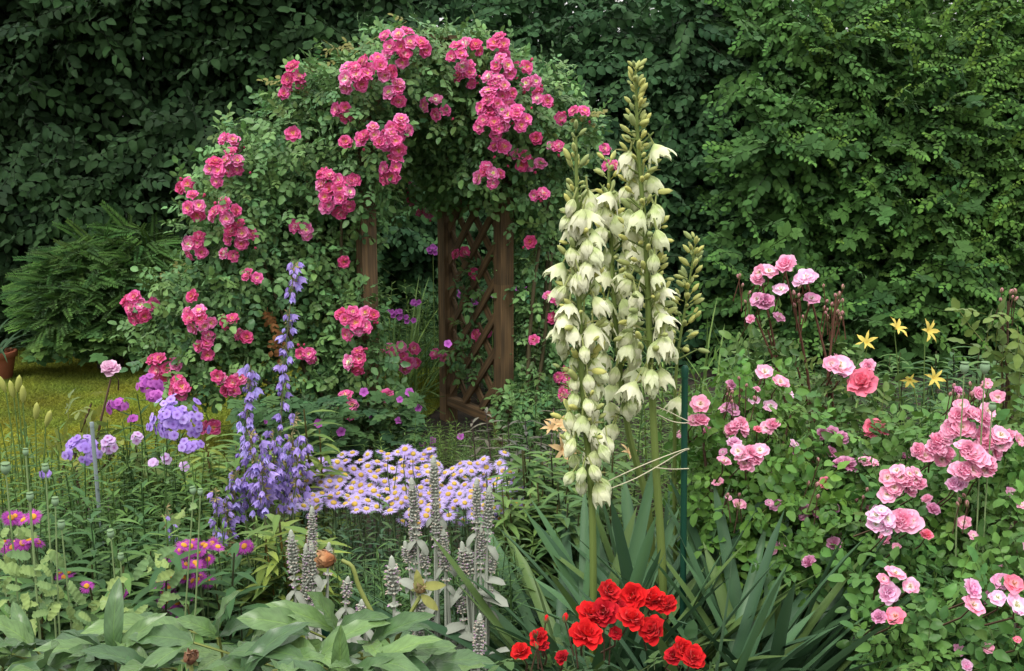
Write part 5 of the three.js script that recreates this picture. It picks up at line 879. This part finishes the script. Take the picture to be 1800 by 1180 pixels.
// ---- shrub, ground cover and pot beside the lawn
{
  const rng = RNG(151);
  const frond = [0, 1, 2].map(() => { const b = new B(), L = 0.24; b.tube([V(0, 0, 0), V(0, L * 0.5, 0), V(0, L, -0.06)], 0.003, 0.001, 3, [0.7, 0.6, 0.4]); for (let k = 0; k < 34; k++) { const t = 0.1 + 0.9 * k / 34, s = k % 2 ? 1 : -1, f = rng.u(0.8, 1.2); b.leaf(frame(V(0, L * t, -0.06 * t * t), V(s, 0.75, rng.s(0.2)), OUT, 1), { L: 0.045 * (1.15 - 0.6 * t), W: 0.013, seg: 2, fold: 0.1, droop: 0.3 }, tint(f)); } return b.geo(); });
  const base = groundAt(185, 7.3, 620), t = new Thing('yew_shrub', 'feathery dark evergreen shrub at the far edge of the lawn', 'shrub', base), bark = solid(C(0.05, 0.035, 0.025));
  for (let k = 0; k < 6; k++) t.part('trunk', new B().tube(curve([base.clone().add(V(rng.s(0.08), 0, rng.s(0.08))), base.clone().add(V(rng.s(0.25), 0.45, rng.s(0.15))), base.clone().add(V(rng.s(0.5), 0.9, rng.s(0.2)))], 6), 0.022, 0.008, 5).geo(), bark);
  const items = []; for (const L of [lump(185, 505, 7.2, 88, 95, 0.33), lump(115, 525, 7.1, 50, 75, 0.28), lump(245, 470, 7.25, 48, 70, 0.25)]) for (let k = 0; k < 430; k++) { const u = rng.dir(), rr = lerp(0.45, 1, Math.sqrt(rng())), p = L.c.clone().add(u.clone().multiply(L.r).multiplyScalar(rr)); if (p.y < 0.05) continue; items.push({ M: frame(p, V(u.x * 0.6 + rng.s(0.9), 0.15 + rng.s(0.5), u.z * 0.5 + 0.5 + rng.s(0.4)), V(rng.s(0.5), 0.9, 0.7 + rng.s(0.4)), rng.u(0.6, 1.1)), v: rng.int(3) }); }
  t.scatter('frond', 'foliage', frond, shades([0.056, 0.135, 0.028], 4, 0.3, { coat: 0.06 }), items, 140, rng);
  const lob = [0, 1].map(() => { const b = new B(); b.tube([V(0, -0.12, 0), V(0, 0, 0)], 0.002, 0.0015, 3, [1, 0.9, 0.7]); lobedLeaf(b, ID, 0.085, [1, 1, 1], rng); return b.geo(); }), lm = shades([0.1, 0.2, 0.05], 4, 0.25, { coat: 0.15 });
  const low = (label, px, D, x0, x1, y0, y1, n) => { const q = new Thing('lobed_ground_cover', label, 'ground cover', groundAt(px, D, 610), 'lobed ground cover along the lawn'); for (let k = 0; k < n; k++) { const p = P(rng.u(x0, x1), rng.u(y0, y1), D + rng.s(0.25)); p.y = Math.max(0.05, p.y); q.part('leaf', rng.pick(lob), rng.pick(lm), frame(p, V(rng.s(), rng.u(-0.3, 0.3), rng.u(0, 1)), V(rng.s(0.4), 1, 0.6), rng.u(0.75, 1.2))); } };
  low('light green lobed ground cover in front of the evergreen shrub', 130, 7.0, 50, 200, 565, 635, 95);
  low('darker lobed ground cover between the shrub and the climbing rose', 270, 7.2, 200, 420, 590, 625, 80);
  // terracotta pot with strappy leaves
  const pb = groundAt(-8, 7.0, 620), pt = new Thing('terracotta_pot', 'terracotta pot standing at the edge of the lawn', 'pot', pb), clay = solid(C(0.3, 0.1, 0.055), { rough: 0.85 });
  const rim = V(pb.x, 0, pb.z);
  pt.part('body', new B().lathe(frame(rim, UP, OUT), [[0, 0], [0.085, 0], [0.12, 0.17], [0.108, 0.17], [0.1, 0.15], [0, 0.15]], 24, [1, 1, 1]).geo(), clay);
  pt.part('rim', new B().lathe(frame(rim, UP, OUT), [[0.118, 0.165], [0.132, 0.17], [0.135, 0.205], [0.122, 0.208], [0.11, 0.2], [0.108, 0.16]], 24, [1, 1, 1]).geo(), clay);
  const ptp = new Thing('potted_strap_plant', 'dark strap-leaved plant growing in the terracotta pot', 'potted plant', pb.clone().setY(0.15)), sl = [0, 1].map((k) => new B().leaf(ID, { L: 0.42, W: 0.02, seg: 6, droop: 1.2 + k * 0.7, fold: 0.3, p: 0.2, q: 0.5 }).geo());
  for (let k = 0; k < 34; k++) { const a = rng() * TAU, el = rng.u(0.1, 0.8); ptp.part('leaf', rng.pick(sl), M(C(0.05, 0.11, 0.05), { coat: 0.3 }), frame(pb.clone().add(V(rng.s(0.05), 0.15, rng.s(0.05))), V(Math.cos(a) * Math.sin(el), Math.cos(el), Math.sin(a) * Math.sin(el)), V(-Math.cos(a), 0.6, -Math.sin(a)), rng.u(0.8, 1.1))); }
}

renderer.render(scene, camera);
